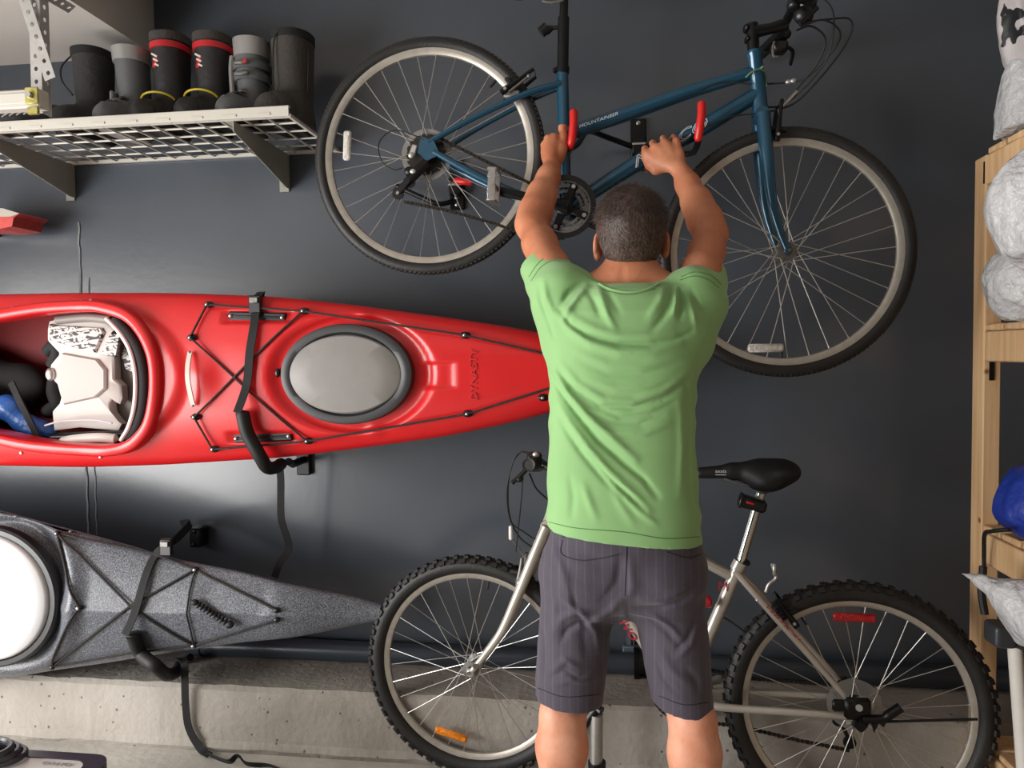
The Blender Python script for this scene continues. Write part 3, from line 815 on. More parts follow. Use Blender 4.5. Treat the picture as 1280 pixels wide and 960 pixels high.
# ------------------------------------------------------------------ wall racks with straps
def rack(label, foam, strap, tail, mount, lowmount, buckle, cat='kayak rack', tailtop=None):
    r = thing('kayak_rack', (mount.x, -.02, mount.z), label, cat)
    b = MB(); b.box((mount.x, -.012, mount.z), (.05, .024, .11), bev=.004)
    pth = [V((mount.x, -.02, mount.z)), V((mount.x, foam[-1].y*.5, mount.z-.003)), foam[-1]+V((0, .06, -.0))]
    b.tube(pth, .013, 12); obj('support_arm', b, 'black_metal', r)
    b = MB(); sp = spline(foam, 8); b.tube(sp, .0205, 16); b.ell(sp[0], (.020, .020, .008)); obj('foam_sleeve', b, 'foam', r, label='black foam sleeve')
    b = MB(); b.box((lowmount.x, -.03, lowmount.z), (.045, .06, .07), bev=.006); b.ell((lowmount.x, -.062, lowmount.z+.024), (.007, .004, .007)); b.ell((lowmount.x-.005, -.062, lowmount.z-.024), (.007, .004, .007)); obj('wall_bracket', b, 'black_metal', r)
    sp_ = spline(strap, 8); u0 = V((-.5, 0, 1)) if cat == 'twist' else V((1, 0, .05))
    b = MB(); b.ribbon(sp_, .026, .003, [u0.lerp(V((1, 0, .05)), smooth(14, 26, i)) for i in range(len(sp_))]); st_ = obj('strap', b, 'black_fabric', r, label='black webbing strap')
    if tail: b = MB(); b.ribbon(spline(tail, 5), .024, .003, [V((1, .1, .05))]*(5*(len(tail)-1)+1)); obj('strap_tail', b, 'black_fabric', r, label='loose hanging end of the strap')
    b = MB(); c = buckle; b.box(c, (.040, .016, .055), bev=.004); bk = obj('buckle', b, 'black_plastic', r)
    b = MB(); b.box(c+V((0, -.011, .012)), (.028, .008, .018), bev=.002); obj('buckle_plate', b, 'dull_alloy', bk)
    return r
def A(K, px, py, o): return K.at(px, py, o)
foam = [A(RK, 309, 515, .030), A(RK, 316, 540, .034), P(325, 570, -.44), P(334, 584, -.40), P(345, 584, -.33), P(351, 580, -.22)]
strap = [V((P(325, 368, 0).x+.02, -.05, P(325, 372, -.2).z)), P(326, 367, -.22), P(326, 366, -.335), A(RK, 324, 374, .012), A(RK, 320, 405, .012), A(RK, 315, 440, .014), A(RK, 311, 480, .014), A(RK, 307, 514, .052)]
tail = [P(349, 580, -.20), P(351, 600, -.19), P(351, 640, -.18), P(353, 655, -.17), P(361, 684, -.14), P(350, 703, -.16), P(343, 722, -.17)]
rack('padded black wall rack arm with strap cinched over the red kayak', foam, strap, tail, V((P(352, 584, -.2).x, -.02, P(352, 584, -.2).z)), V((P(322, 380, 0).x, -.02, P(322, 378, -.2).z)), A(RK, 323, 381, .020))
foam = [A(GK, 172, 790, .024), A(GK, 182, 812, .028), P(194, 832, -.44), P(208, 843, -.38), P(220, 840, -.30), P(226, 830, -.22)]
strap = [V((P(238, 660, 0).x, -.06, P(238, 655, -.06).z)), P(238, 654, -.14), P(222, 672, -.28), P(206, 683, -.36), A(GK, 196, 694, .012), A(GK, 186, 715, .012), A(GK, 178, 745, .016), A(GK, 170, 770, .016), A(GK, 168, 787, .046)]
tail = [P(222, 823, -.25), P(230, 828, -.31), P(231, 850, -.315), P(232, 880, -.31), P(236, 910, -.305), P(250, 935, -.31), P(262, 944, -.33)]
rg = rack('padded black wall rack arm with strap cinched around the grey kayak', foam, strap, tail, V((P(225, 828, -.1).x, -.02, P(225, 828, -.1).z)), V((P(245, 672, -.05).x, -.02, P(245, 672, -.05).z)), P(208, 684, -.385), cat='twist')
rg['category'] = 'kayak rack'
b = MB(); t2 = [P(262, 944, -.33), PZ(285, 952, .03), PZ(297, 945, .05), PZ(310, 955, .02), PZ(340, 958, .006), PZ(375, 975, .006)]
b.ribbon(spline(t2, 6), .024, .003, (0, -.6, .8)); obj('strap_tail', b, 'black_fabric', rg, label='strap end lying on the floor')
# ------------------------------------------------------------------ bicycles
M['teal'] = mat('teal_frame_paint', (22, 72, 96), 0.25, noise=0.05, nscale=8, coat=.5, metal=.25)
M['silver_frame'] = mat('silver_frame_paint', (190, 184, 174), 0.32, metal=.45, noise=.05, nscale=10, coat=.3)
M['chrome'] = mat('chrome', (215, 213, 208), 0.16, 1.0)
M['amber'] = mat('amber_reflector', (225, 130, 30), .2, noise=.25, nscale=120)
M['red_refl'] = mat('red_reflector', (180, 30, 34), .2, noise=.25, nscale=120)
M['clear_refl'] = mat('clear_reflector', (205, 200, 195), .2, noise=.25, nscale=120)
M['chain'] = mat('chain_steel', (52, 46, 40), .45, .7, noise=.5, nscale=300)
M['anod'] = mat('hub_dark', (60, 58, 55), .4, .8)
M['rim'] = mat('rim_alloy', (178, 172, 162), .38, .6, noise=.1, nscale=50)
M['rim_side'] = M['rim']
M['decal_red'] = mat('decal_red', (165, 30, 48), .4)
M['decal_white'] = mat('decal_white', (205, 208, 210), .4)

class Frame2:
    """vertical plane of a bicycle: pixel -> plane point, plus offsets along its normal (towards the camera)"""
    def __init__(s, h0, h1, lean=0.0):
        s.h0, s.h1 = V(h0), V(h1); d = (s.h1-s.h0); d.z = 0
        s.ex = d.normalized(); n = s.ex.cross(V((0, 0, 1))); 
        if n.y > 0: n = -n
        s.n = (n*math.cos(lean)+V((0, 0, 1))*math.sin(lean)).normalized(); s.ez = s.n.cross(s.ex)
        if s.ez.z < 0: s.ez = -s.ez
    def __call__(s, px, py, o=0.0):
        return Ppl(px, py, s.h0+s.n*o, s.n)

def wheel(parent, F, c, R, tr, knobs, refl, gear=None, cog_side=1, turn=0.0, nsp=32, rimw=.011, valve=0.8, hubm='dull_alloy', ph=0.0):
    ax = (Quaternion(F.ez, turn) @ F.n).normalized(); ex = (Quaternion(F.ez, turn) @ F.ex).normalized(); ez = F.ez
    def pt(an, r, o=0): return c+ex*(math.cos(an)*r)+ez*(math.sin(an)*r)+ax*o
    rr = R-2*tr*.92
    prof = [(rr+.004, -rimw), (rr-.010, -rimw*.92), (rr-.018, -rimw*.5), (rr-.020, 0), (rr-.018, rimw*.5), (rr-.010, rimw*.92), (rr+.004, rimw), (rr+.001, rimw*.7), (rr-.002, 0), (rr+.001, -rimw*.7)]
    b = MB(); b.lathe(c, ax, prof, 96, ref=ez); w = obj('wheel', b, 'rim', parent)
    b = MB(); tp = []
    for k in range(16):
        a = 2*PI*k/16; tp.append((R-tr+math.cos(a)*tr, math.sin(a)*tr))
    b.lathe(c, ax, tp, 110, ref=ez)
    if knobs == 'mtb':
        N = 62
        for k in range(N):
            for sd in (-1, 1):
                a = 2*PI*(k+(.25 if sd > 0 else .75))/N; rad = (math.cos(a)*ex+math.sin(a)*ez); tg = (-math.sin(a)*ex+math.cos(a)*ez)
                Rm = Matrix((tg, (ax*sd*.80+rad*.6).normalized(), (rad*.80-ax*sd*.6).normalized())).transposed()
                b.box(pt(a, R-.010, sd*tr*.78), (.017, .012, .013), Rm)
            a = 2*PI*k/N; rad = (math.cos(a)*ex+math.sin(a)*ez); tg = (-math.sin(a)*ex+math.cos(a)*ez)
            b.box(pt(a, R+.001), (.014, .022, .008), Matrix((tg, ax, rad)).transposed())
    else:
        N = 150
        for k in range(N):
            a = 2*PI*k/N; rad = (math.cos(a)*ex+math.sin(a)*ez); tg = (-math.sin(a)*ex+math.cos(a)*ez)
            Rm = Matrix((tg, ax, rad)).transposed()
            b.box(pt(a, R-.0005, 0), (.008, .010, .003), Rm)
            for sd in (-1, 1): b.box(pt(a+.02, R-.0045, sd*tr*.55), (.007, .007, .005), Rm)
    obj('tire', b, 'tire', w)
    b = MB(); hp = [(.004, -.052), (.012, -.05), (.013, -.036), (.027, -.034), (.027, -.030), (.012, -.026), (.011, .026), (.027, .030), (.027, .034), (.013, .036), (.012, .05), (.004, .052)]
    b.lathe(c, ax, hp, 28, closed=False, ref=ez); b.cyl(c-ax*.062, c+ax*.062, .005, 12)
    obj('hub', b, hubm, w)
    for k in range(nsp):
        a = 2*PI*k/nsp+ph; sd = 1 if k % 2 else -1; cr = (1 if (k//2) % 2 else -1)*math.radians(62)
        b = MB(); p0 = pt(a+cr, .025, sd*.032); p1 = pt(a, rr-.018, sd*.003); b.tube([p0, p1.lerp(p0, .04), p1], [.0012, .0012, .0019], 5)
        obj('spoke', b, 'spoke', w)
    b = MB(); b.tube([pt(valve, rr-.018), pt(valve, rr-.045)], .004, 8); obj('valve', b, 'black_rubber', w)
    if refl:
        q, m, ln, an = refl
        b = MB(); d = V(q); tx = (ex*math.cos(an)+ez*math.sin(an)); tz = ax.cross(tx).normalized()
        Rm = Matrix((tx, ax, tz)).transposed(); b.box(d, (ln, .012, .024), Rm, .005); b.box(d+tx*ln*.0, (ln*.7, .015, .016), Rm, .004)
        obj('reflector', b, m, w, label={'amber': 'amber wheel reflector', 'red_refl': 'red wheel reflector', 'clear_refl': 'clear wheel reflector'}[m])
    if gear:
        b = MB()
        for i in range(7):
            r0 = .022+.0062*i; o = (0.046-.0035*i)*cog_side; n = int(r0*300)
            vs = []; 
            poly = []
            for k in range(n*2):
                a = 2*PI*k/(2*n); poly.append(pt(a, r0+(.0025 if k % 2 else -.0015), o))
            b.prism(poly, ax*.002)
        obj('cassette', b, 'anod', w)
        b = MB(); b.lathe(c, ax, [(.03, .0175*cog_side), (gear, .0205*cog_side), (gear, .0225*cog_side), (.03, .0195*cog_side)], 48, ref=ez); obj('spoke_guard', b, mat('spoke_guard_disc', (150, 147, 142), .35, alpha=.55), w, label='translucent spoke protector disc')
    return w, pt

def taper(b, pts, rs, n=14, k=6):
    sp = spline(pts, k); m = len(sp); r = np.interp(np.linspace(0, len(pts)-1, m), range(len(pts)), rs); b.tube(sp, list(r), n)
def chainrun(parent, pts, name='chain'):
    b = MB(); sp = []
    for i in range(len(pts)-1):
        a, c = V(pts[i]), V(pts[i+1]); L = (c-a).length; m = max(1, int(L/.0127))
        for k in range(m): sp.append((a.lerp(c, (k+.5)/m), (c-a).normalized(), L/m))
    b.tube(pts, .0022, 6)
    for i, (p, t, L) in enumerate(sp):
        b.beam(p-t*L*.42, p+t*L*.42, .009 if i % 2 else .006, .0085, (0, 0, 1))
    return obj(name, b, 'chain', parent)
def cable(parent, pts, r=.0026, m='black_rubber', name='cable'):
    b = MB(); b.tube(spline(pts, 8), r, 7); return obj(name, b, m, parent)
def crank(parent, F, c, r_out, arm_to, side, m='black_metal', pedal_m='steel', tilt=0.0, pedal=True, plate=True):
    ax = F.n*side
    def pt(a, r, o=0): return c+F.ex*(math.cos(a)*r)+F.ez*(math.sin(a)*r)+ax*o
    if plate:
        b = MB()
        for rad, o in ((r_out, .042), (r_out*.82, .034), (r_out*.62, .027)):
            n = int(rad*2*PI/.0127); outer = [pt(2*PI*k/(2*n), rad+(.003 if k % 2 else -.002), o) for k in range(2*n)]; inner = [pt(2*PI*k/(2*n), rad*.84, o) for k in range(2*n)]
            vs = outer+inner+[p+ax*.0025 for p in outer]+[p+ax*.0025 for p in inner]; N = 2*n; fs = []
            for k in range(N):
                k2 = (k+1) % N; fs += [(k, k2, N+k2, N+k), (2*N+k, 3*N+k, 3*N+k2, 2*N+k2), (k, 2*N+k, 2*N+k2, k2), (N+k, N+k2, 3*N+k2, 3*N+k)]
            b.add(vs, fs)
        cr = obj('chainrings', b, 'dull_alloy', parent)
        b = MB(); b.lathe(c, ax, [(r_out*.90, .046), (r_out*1.08, .046), (r_out*1.08, .049), (r_out*.90, .049)], 48, ref=F.ez); obj('chain_guard', b, 'black_plastic', cr)
        b = MB()
        for k in range(4):
            a = PI/4+k*PI/2+.35; b.beam(pt(a, .015, .040), pt(a, r_out*.88, .040), .022, .008, ax, .003)
        b.lathe(c, ax, [(.001, .03), (.024, .03), (.024, .052), (.017, .056), (.001, .056)], 24, ref=F.ez); obj('spider', b, 'black_metal', cr)
        for k in range(4):
            a = PI/4+k*PI/2+.35; b = MB(); b.cyl(pt(a, r_out*.74, .040), pt(a, r_out*.74, .050), .006, 12); obj('bolt', b, 'steel', cr)
    e = V(arm_to); d = (e-c); d -= F.n*d.dot(F.n); e = c+d+ax*.075; s = c+ax*.058
    b = MB(); t = d.normalized(); b.tube([s-t*.012, s+t*.01, s.lerp(e, .5), e, e+t*.010], [.014, .016, .011, .012, .008], 12, flat=(F.n, (.62, 1.15))); b.cyl(s-ax*.004, s+ax*.012, .010, 16)
    ca = obj('crank_arm', b, m, parent)
    if pedal:
        p = e+ax*.055; b = MB(); b.cyl(e, p+ax*.045, .007, 10)
        up = (F.ez*math.cos(tilt)+F.ex*math.sin(tilt)).normalized(); tx = up.cross(ax).normalized()
        Rm = Matrix((tx, ax, up)).transposed()
        for sx in (-1, 1): b.box(p+tx*sx*.008, (.004, .085, .085) if False else (.006, .080, .090), Rm, .002) if False else None
        for s2 in (-1, 1): b.box(p+up*s2*.042, (.026, .085, .008), Rm, .002)
        for s2 in (-1, 1): b.box(p+ax*s2*.040, (.022, .006, .090), Rm, .002)
        b.box(p, (.018, .08, .016), Rm, .004)
        for k in (-.022, .022): b.box(p+up*k+ax*.040, (.024, .007, .010), Rm, .001)
        obj('pedal', b, pedal_m, ca, label='metal platform pedal' if pedal_m == 'steel' else None)
    return ca

# ================= teal bike on the wall hooks
YB = -.385
c0, c1 = P(535.5, 196, YB), P(981, 316, YB)
FB = Frame2(c0, c1)
tb = thing('bicycle', (FB(707, 262).x, YB, c0.z-.35), 'teal hybrid bicycle held up on wall hooks by the man', 'bicycle')
wheel(tb, FB, c0, .349, .0185, 'road', (FB(434, 182, .01), 'clear_refl', .088, PI/2-.05), gear=.076, cog_side=1, ph=.1)
wheel(tb, FB, c1, .349, .0185, 'road', (FB(957, 435, .01), 'clear_refl', .098, 0.0), turn=.0, valve=-1.6, ph=.03)
BBt = FB(707, 262)
b = MB()
HT0, HT1 = FB(943, 64), FB(950, 136)
ST1 = FB(703, 90)
b.tube([BBt, ST1], .0175, 18)                                   # seat tube
b.tube([HT0, HT0.lerp(HT1, .08), HT0.lerp(HT1, .1), HT1], [.0225, .0225, .020, .022], 20)
taper(b, [FB(709, 167), FB(790, 140), FB(870, 112), FB(943, 90)], [.021, .021, .019, .018])   # top tube
taper(b, [BBt, FB(800, 202), FB(880, 158), FB(946, 118)], [.020, .0235, .0235, .021])
b.cyl(BBt-FB.n*.036, BBt+FB.n*.036, .023, 20)
for sd in (-1, 1):
    o = sd*.060
    do = FB(546, 195)+FB.n*o
    taper(b, [FB(701, 106)+FB.n*sd*.013, FB(660, 121)+FB.n*sd*.030, FB(600, 151)+FB.n*sd*.045, FB(541, 185)+FB.n*o], [.009, .0095, .0085, .008], 12)
    taper(b, [FB(695, 256)+FB.n*sd*.02, FB(650, 246)+FB.n*sd*.036, FB(600, 224)+FB.n*sd*.05, FB(548, 196)+FB.n*o], [.013, .0125, .011, .009], 12)
    # dropout plate
    b.prism([FB(533, 178)+FB.n*o, FB(549, 184)+FB.n*o, FB(556, 200)+FB.n*o, FB(540, 208)+FB.n*o, FB(529, 198)+FB.n*o], FB.n*.006)
b.tube([FB(660, 121)+FB.n*.03, FB(660, 121)-FB.n*.03], .007, 10)
fr = obj('frame', b, 'teal', tb)
text_obj('down_tube_lettering', 'NORCO', FB(838, 178, .0246), FB(888, 150)-FB(790, 205), FB.ez, .030, 'decal_white', fr, width=.235, outline=.022, shear=.45, label='outlined white italic lettering')
text_obj('top_tube_lettering', 'MOUNTAINEER', FB(748, 150, .0215), FB(780, 138)-FB(722, 158), FB.ez, .0085, 'decal_white', fr, width=.115, shear=.3)
# fork
b = MB(); b.tube([HT1, HT1.lerp(HT0, -.12)], .0245, 20)
for sd in (-1, 1):
    taper(b, [FB(951, 146)+FB.n*sd*.030, FB(954, 190)+FB.n*sd*.042, FB(960, 250)+FB.n*sd*.046, FB(970, 290)+FB.n*sd*.048, FB(979, 314)+FB.n*sd*.05], [.020, .0195, .015, .011, .010], 16)
    b.ell(FB(980, 316)+FB.n*sd*.052, (.012, .006, .012))
b.tube([FB(951, 146)+FB.n*.03, FB(951, 146)-FB.n*.03], .021, 16)
obj('fork', b, 'teal', tb)
b = MB(); b.cyl(FB(942, 66), FB(940, 30), .0165, 16); b.tube([FB(941, 40), FB(962, 36), FB(984, 30)], [.018, .015, .018], 14)
b.ell(FB(933, 36), (.010, .02, .012)); b.ell(FB(934, 50), (.008, .02, .009)); obj('stem', b, 'black_metal', tb)
hb0 = FB(985, 22)
b = MB(); b.tube([hb0-FB.n*.28+V((-.03, 0, .01)), hb0-FB.n*.1, hb0+FB.n*.1, hb0+FB.n*.28+V((-.03, 0, .01))], .0125, 14); hb = obj('handlebar', b, 'black_metal', tb)
for sd in (-1, 1):
    e = hb0+FB.n*sd*.22
    b = MB(); b.tube([e+V((-.01, 0, .004)), hb0+FB.n*sd*.33+V((-.03, 0, .012))], .0165, 14); obj('grip', b, 'black_rubber', hb)
    b = MB(); b.box(e-FB.n*sd*.04+V((.012, 0, -.012)), (.05, .045, .04), bev=.01); b.tube(spline([e-FB.n*sd*.03+V((.02, 0, 0)), e+V((.06, 0, -.01)), e+FB.n*sd*.07+V((.07, 0, -.025))], 5), .006, 8); b.ell(e-FB.n*sd*.05+V((.022, 0, .022)), (.024, .02, .018)); obj('brake_lever', b, 'black_plastic', hb)
b = MB(); q = hb0+FB.n*.11
b.tube([q-FB.n*.03, q+FB.n*.03], .021, 14); b.box(q+V((.020, 0, -.016)), (.05, .05, .045), Matrix.Rotation(.4, 3, 'Y'), .01); b.ell(q+V((.014, -.01, -.045)), (.026, .022, .024)); b.tube([q+V((.03, 0, -.01)), q+V((.045, -.01, -.03)), FB(1000, 31, .145)], [.009, .008, .005], 8); b.ell(q+V((-.012, -.012, -.02)), (.018, .02, .014))
sf = obj('shifter', b, 'black_plastic', hb)
b = MB(); b.tube([q+V((.042, -.005, .0)), q+V((.058, -.02, .028))], .003, 6); obj('lever_tip', b, 'dull_alloy', sf)
b = MB(); b.tube(spline([FB(968, 52, .02), FB(966, 60, .02), FB(967, 70, .02), FB(972, 71, .02)], 4), .0035, 7); obj('brake_lever_tip', b, 'dull_alloy', hb)
b = MB(); b.ell(FB(986, 102.5, .0), (.010, .007, .007)); b.ell(FB(992, 101, .006), (.009, .006, .007)); obj('cable_adjuster', b, 'alloy', tb)
# housings
nz = hb0+V((.045, -.12, -.01))
cable(tb, [FB(1000, 33, .15), FB(1030, 25, .14), FB(1050, 40, .10), FB(1042, 62, .06), FB(1010, 96, .02), FB(985, 103, .0), FB(955, 105, -.01)])
cable(tb, [FB(1020, -10, .16), FB(1040, 12, .15), FB(1041, 45, .1), FB(1030, 80, .06), FB(1000, 115, .03), FB(975, 132, .0), FB(955, 134, .02)])
cable(tb, [FB(1002, 28, .14), FB(1036, 24, .10), FB(1062, 24, .08), FB(1063, 44, .06), FB(1040, 80, .04), FB(1000, 124, .02), FB(976, 136, .02), FB(957, 140, .02)])
cable(tb, [FB(995, 38, .16), FB(1015, 33, .14), FB(1032, 50, .10), FB(1020, 82, .06), FB(995, 112, .03)])
b = MB(); b.tube(spline([FB(996, 114, .03), FB(984, 127, .03), FB(975, 136, .03), FB(974, 145, .03)], 5), .004, 8); obj('brake_noodle', b, 'steel', tb)
cable(tb, [FB(944, 142, .026), FB(915, 146, .027), FB(880, 160, .026), FB(862, 172, .025)], .0022)
cable(tb, [FB(940, 105, .022), FB(900, 104, .022), FB(860, 119, .022), FB(790, 145, .022), FB(730, 168, .0215)], .002)
b = MB(); b.tube(spline([FB(932, 97, .024), FB(940, 90, .028), FB(952, 86, .022), FB(957, 95, .0), FB(958, 108, .012)], 6), .0026, 7); b.tube([FB(950, 86, .024), FB(954, 83, .028)], .003, 7)
tag(obj('tie_cord', b, mat('cord_green', (96, 130, 90), .8)), 'thin green cord tied around the teal bicycle head tube', 'cord')
# brakes
def vbrake(parent, c, up, s1, m='black_metal', L=.10, noodle=True):
    ob = None
    for sd in (-1, 1):
        b = MB(); base = c+FB_n*sd*.040; top = base+up*L+FB_n*sd*(-.008)
        b.tube([base-up*.015, base, base.lerp(top, .5), top], [.009, .010, .006, .005], 10); b.cyl(base-FB_n*.008, base+FB_n*.010, .008, 12)
        o = obj('brake_arm', b, m, parent); b = MB(); q = base+up*.022-FB_n*sd*.014; tt = up.cross(FB_n).normalized(); b.beam(q-tt*.032, q+tt*.028, .010, .012, up, .003); obj('brake_pad', b, 'black_rubber', o)
        b = MB(); b.cyl(base, base+FB_n*.013, .0045, 10); obj('bolt', b, 'steel', o)
    b = MB(); b.tube([c+up*L+FB_n*.03, c+up*L-FB_n*.03], .002, 6); obj('brake_cable', b, 'steel', parent)
FB_n = FB.n
vbrake(tb, FB(968, 174), (FB(974, 138)-FB(968, 180)).normalized(), 1)
vbrake(tb, FB(634, 118), (FB(661, 97)-FB(634, 118)).normalized(), 1)
b = MB(); b.tube([FB(636, 115, .045), FB(650, 104, .044), FB(661, 95, .04)], .004, 8); b.ell(FB(661, 95, .04), (.006, .006, .006)); b.box(FB(640, 118, .03), (.05, .02, .022), bev=.005); obj('brake_lever_arm', b, 'dull_alloy', tb)
# seat post, light, saddle
b = MB(); b.cyl(FB(703, 92), FB(703.5, 84), .0195, 18); b.cyl(FB(703.5, 86), FB(704.5, 22), .0165, 16); b.cyl(FB(704.5, 24), FB(705.5, -12), .0125, 14); b.box(FB(694, 88, .0), (.014, .02, .012), bev=.003); obj('seat_post', b, 'black_metal', tb)
b = MB(); b.tube([FB(702, 34), FB(686, 35)], .006, 10); b.tube([FB(690, 35), FB(683, 38)], [.008, .014], 14); b.cyl(FB(684, 34, -.0), FB(676, 41), .016, 18); obj('rear_light', b, 'black_plastic', tb)
S = SDF(); zz = FB(705, -14); S.chain([zz+V((-.13, 0, .03)), zz+V((0, 0, .02)), zz+V((.14, 0, .02))], [.05, .035, .018], k=.02); S.ell(zz+V((-.09, 0, .035)), (.06, .07, .025), k=.02)
vs, fs = S.surf(zz-V((.22, .1, .06)), zz+V((.2, .1, .12)), .006); obj_s = np_obj('saddle', vs, fs, 'black_plastic', tb)
b = MB(); b.tube(spline([FB(678, 1, .02), FB(690, 3, .02), FB(704, 0, .02)], 4), .004, 8); b.tube(spline([FB(678, 1, -.02), FB(690, 3, -.02), FB(704, 0, -.02)], 4), .004, 8); b.box(FB(705, -8), (.03, .05, .025), bev=.005); obj('saddle_rail', b, 'dull_alloy', tb)
# drivetrain
crank(tb, FB, BBt, .083, FB(622, 240, .06), 1, tilt=.05)
crank(tb, FB, BBt, .09, FB(772, 293, -.06), -1, plate=False, tilt=.05)
gx = FB(535, 196, .045)
chainrun(tb, [FB(549, 172, .04), FB(620, 208, .04), FB(668, 232, .04), FB(700, 226, .04)])
chainrun(tb, [FB(505, 252, .04), FB(560, 263, .04), FB(620, 280, .04), FB(672, 299, .04), FB(706, 298, .04)])
b = MB(); b.tube(spline([FB(533, 204, .055), FB(522, 214, .066), FB(512, 224, .066)], 4), [.012]*9, 12, flat=(FB.n, (.9, 1.3))); b.beam(FB(520, 214, .058), FB(498, 240, .050), .020, .010, FB.n, .003); b.ell(FB(512, 214, .07), (.016, .01, .014))
rd = obj('rear_derailleur', b, 'black_metal', tb)
for q in ((512, 228), (498, 242)):
    b = MB(); c = FB(*q, .043); poly = [c+FB.ex*(math.cos(2*PI*k/22)*(.019 if k % 2 else .0165))+FB.ez*(math.sin(2*PI*k/22)*(.019 if k % 2 else .0165)) for k in range(22)]; b.prism(poly, FB.n*.006); o = obj('pulley', b, 'black_plastic', rd); b = MB(); b.cyl(c+FB.n*.004, c+FB.n*.011, .005, 10); obj('bolt', b, 'steel', o)
b = MB(); b.ell(FB(514, 194, .066), (.009, .006, .009)); b.beam(FB(519, 181, .062), FB(514, 196, .062), .018, .008, FB.n, .003); obj('axle_nut', b, 'alloy', rd)
b = MB(); b.ell(FB(516, 214, .078), (.009, .004, .007)); obj('bolt', b, 'alloy', rd)
cable(tb, [FB(547, 186, .06), FB(520, 170, .066), FB(492, 163, .066), FB(474, 178, .066), FB(477, 201, .066), FB(492, 212, .066), FB(503, 210, .066)], .002)

# ================= silver mountain bike standing on the floor
h0, h1 = P(592, 832, -.325), P(1070, 885, -.425)
FS = Frame2(h0, h1)
sb = thing('bicycle', (P(850, 870, -.37).x, -.38, 0.0), 'silver mountain bicycle with knobby tires and black saddle standing behind the man', 'bicycle')
FB_n = FS.n
def rad(c, topy, px):
    return abs(FS(px, topy).z-c.z)
R0, R1 = rad(h0, 696, 592), rad(h1, 728, 1070)
wheel(sb, FS, h0, R0, .026, 'mtb', (FS(564, 918, .012), 'amber', .106, -.22), turn=0, valve=1.38, ph=.07)
wheel(sb, FS, h1, R1, .026, 'mtb', (FS(1068, 772, .012), 'red_refl', .112, 0.02), gear=.073, cog_side=-1, valve=2.1, ph=.12)
BBs = FS(852, 873)
b = MB()
ST = FS(925, 704)
b.tube([BBs, ST], .0175, 18); b.tube([FS(921, 712), FS(926, 702)], .0205, 18)
HA, HB = FS(708, 598), FS(693, 640)
b.tube([HA, HB], .021, 18)
b.tube([FS(704, 606), FS(917, 722)], .015, 16)
b.tube([FS(697, 636), BBs], .0195, 18); b.cyl(BBs-FS.n*.036, BBs+FS.n*.036, .022, 18)
for sd in (-1, 1):
    taper(b, [FS(918, 712)+FS.n*sd*.012, FS(960, 757)+FS.n*sd*.045, FS(1010, 812)+FS.n*sd*.055, FS(1052, 860)+FS.n*sd*.062, FS(1060, 876)+FS.n*sd*.062], [.0095, .010, .0095, .0085, .008], 12)
    taper(b, [FS(862, 870)+FS.n*sd*.02, FS(900, 874)+FS.n*sd*.05, FS(980, 878)+FS.n*sd*.058, FS(1055, 883)+FS.n*sd*.062], [.011, .0115, .0105, .009], 12)
    b.prism([FS(1050, 862)+FS.n*sd*.060, FS(1075, 858)+FS.n*sd*.060, FS(1086, 868)+FS.n*sd*.060, FS(1082, 888)+FS.n*sd*.060, FS(1052, 892)+FS.n*sd*.060], FS.n*.006)
sfr = obj('frame', b, 'silver_frame', sb)
text_obj('down_tube_lettering', 'Evolvo', FS(777, 772, .0205), FS(800, 804)-FS(760, 746), FS.ez, .030, 'decal_red', sfr, width=.15, shear=.2, label='dark red cursive lettering')
text_obj('seat_tube_badge', 'M', FS(904, 733, .0185), FS.ex, FS.ez, .026, 'decal_red', sfr)
text_obj('seat_stay_lettering', 'VERTICAL', FS(980, 780, .060), FS(1002, 803)-FS(962, 760), FS.ez, .009, 'decal_red', sfr, width=.13, shear=.3)
b = MB(); b.tube([HB, FS(688, 654)], .024, 18)
for sd in (-1, 1):
    taper(b, [FS(685, 656)+FS.n*sd*.028, FS(668, 698)+FS.n*sd*.045, FS(650, 742)+FS.n*sd*.05, FS(632, 782)+FS.n*sd*.05, FS(612, 810)+FS.n*sd*.05, FS(596, 830)+FS.n*sd*.05], [.0165, .0165, .0155, .0135, .011, .009], 14)
    b.ell(FS(594, 833)+FS.n*sd*.052, (.013, .006, .013))
b.tube([FS(685, 656)+FS.n*.03, FS(685, 656)-FS.n*.03], .019, 14)
obj('fork', b, 'silver_frame', sb)
b = MB(); b.cyl(FS(594, 833, .04), FS(594, 833, .066), .009, 6); obj('axle_nut', b, 'dull_alloy', sb)
b = MB(); b.cyl(HA, FS(712, 586), .014, 14); b.tube([FS(711, 590), FS(690, 582)], .016, 14); obj('stem', b, 'black_metal', sb)
g = FS(690, 582)
ge = P(661, 581, -.62)
b = MB(); b.tube([g-FS.n*.25+V((0, 0, .0)), g-FS.n*.05, g+FS.n*.05, ge+V((.02, .06, 0))], .0125, 14); hb = obj('handlebar', b, 'black_metal', sb)
b = MB(); b.lathe(ge, (ge-g).normalized(), [(.0, .0), (.014, 0), (.0185, -.004), (.0185, -.11), (.0, -.11)], 20, closed=False); b.lathe(ge, (ge-g).normalized(), [(.012, 0), (.0175, .002), (.0175, -.004), (.012, -.002)], 20); obj('grip', b, 'black_rubber', hb)
b = MB(); b.tube([g-FS.n*.15, g-FS.n*.25], .017, 14); obj('grip', b, 'black_rubber', hb)
b = MB(); b.box(P(668, 572, -.55), (.04, .04, .03), bev=.008); b.tube(spline([P(666, 574, -.55), P(655, 590, -.56), P(640, 604, -.57)], 5), .0065, 8); b.ell(P(649, 599, -.565), (.011, .008, .009)); obj('brake_lever', b, 'black_plastic', hb)
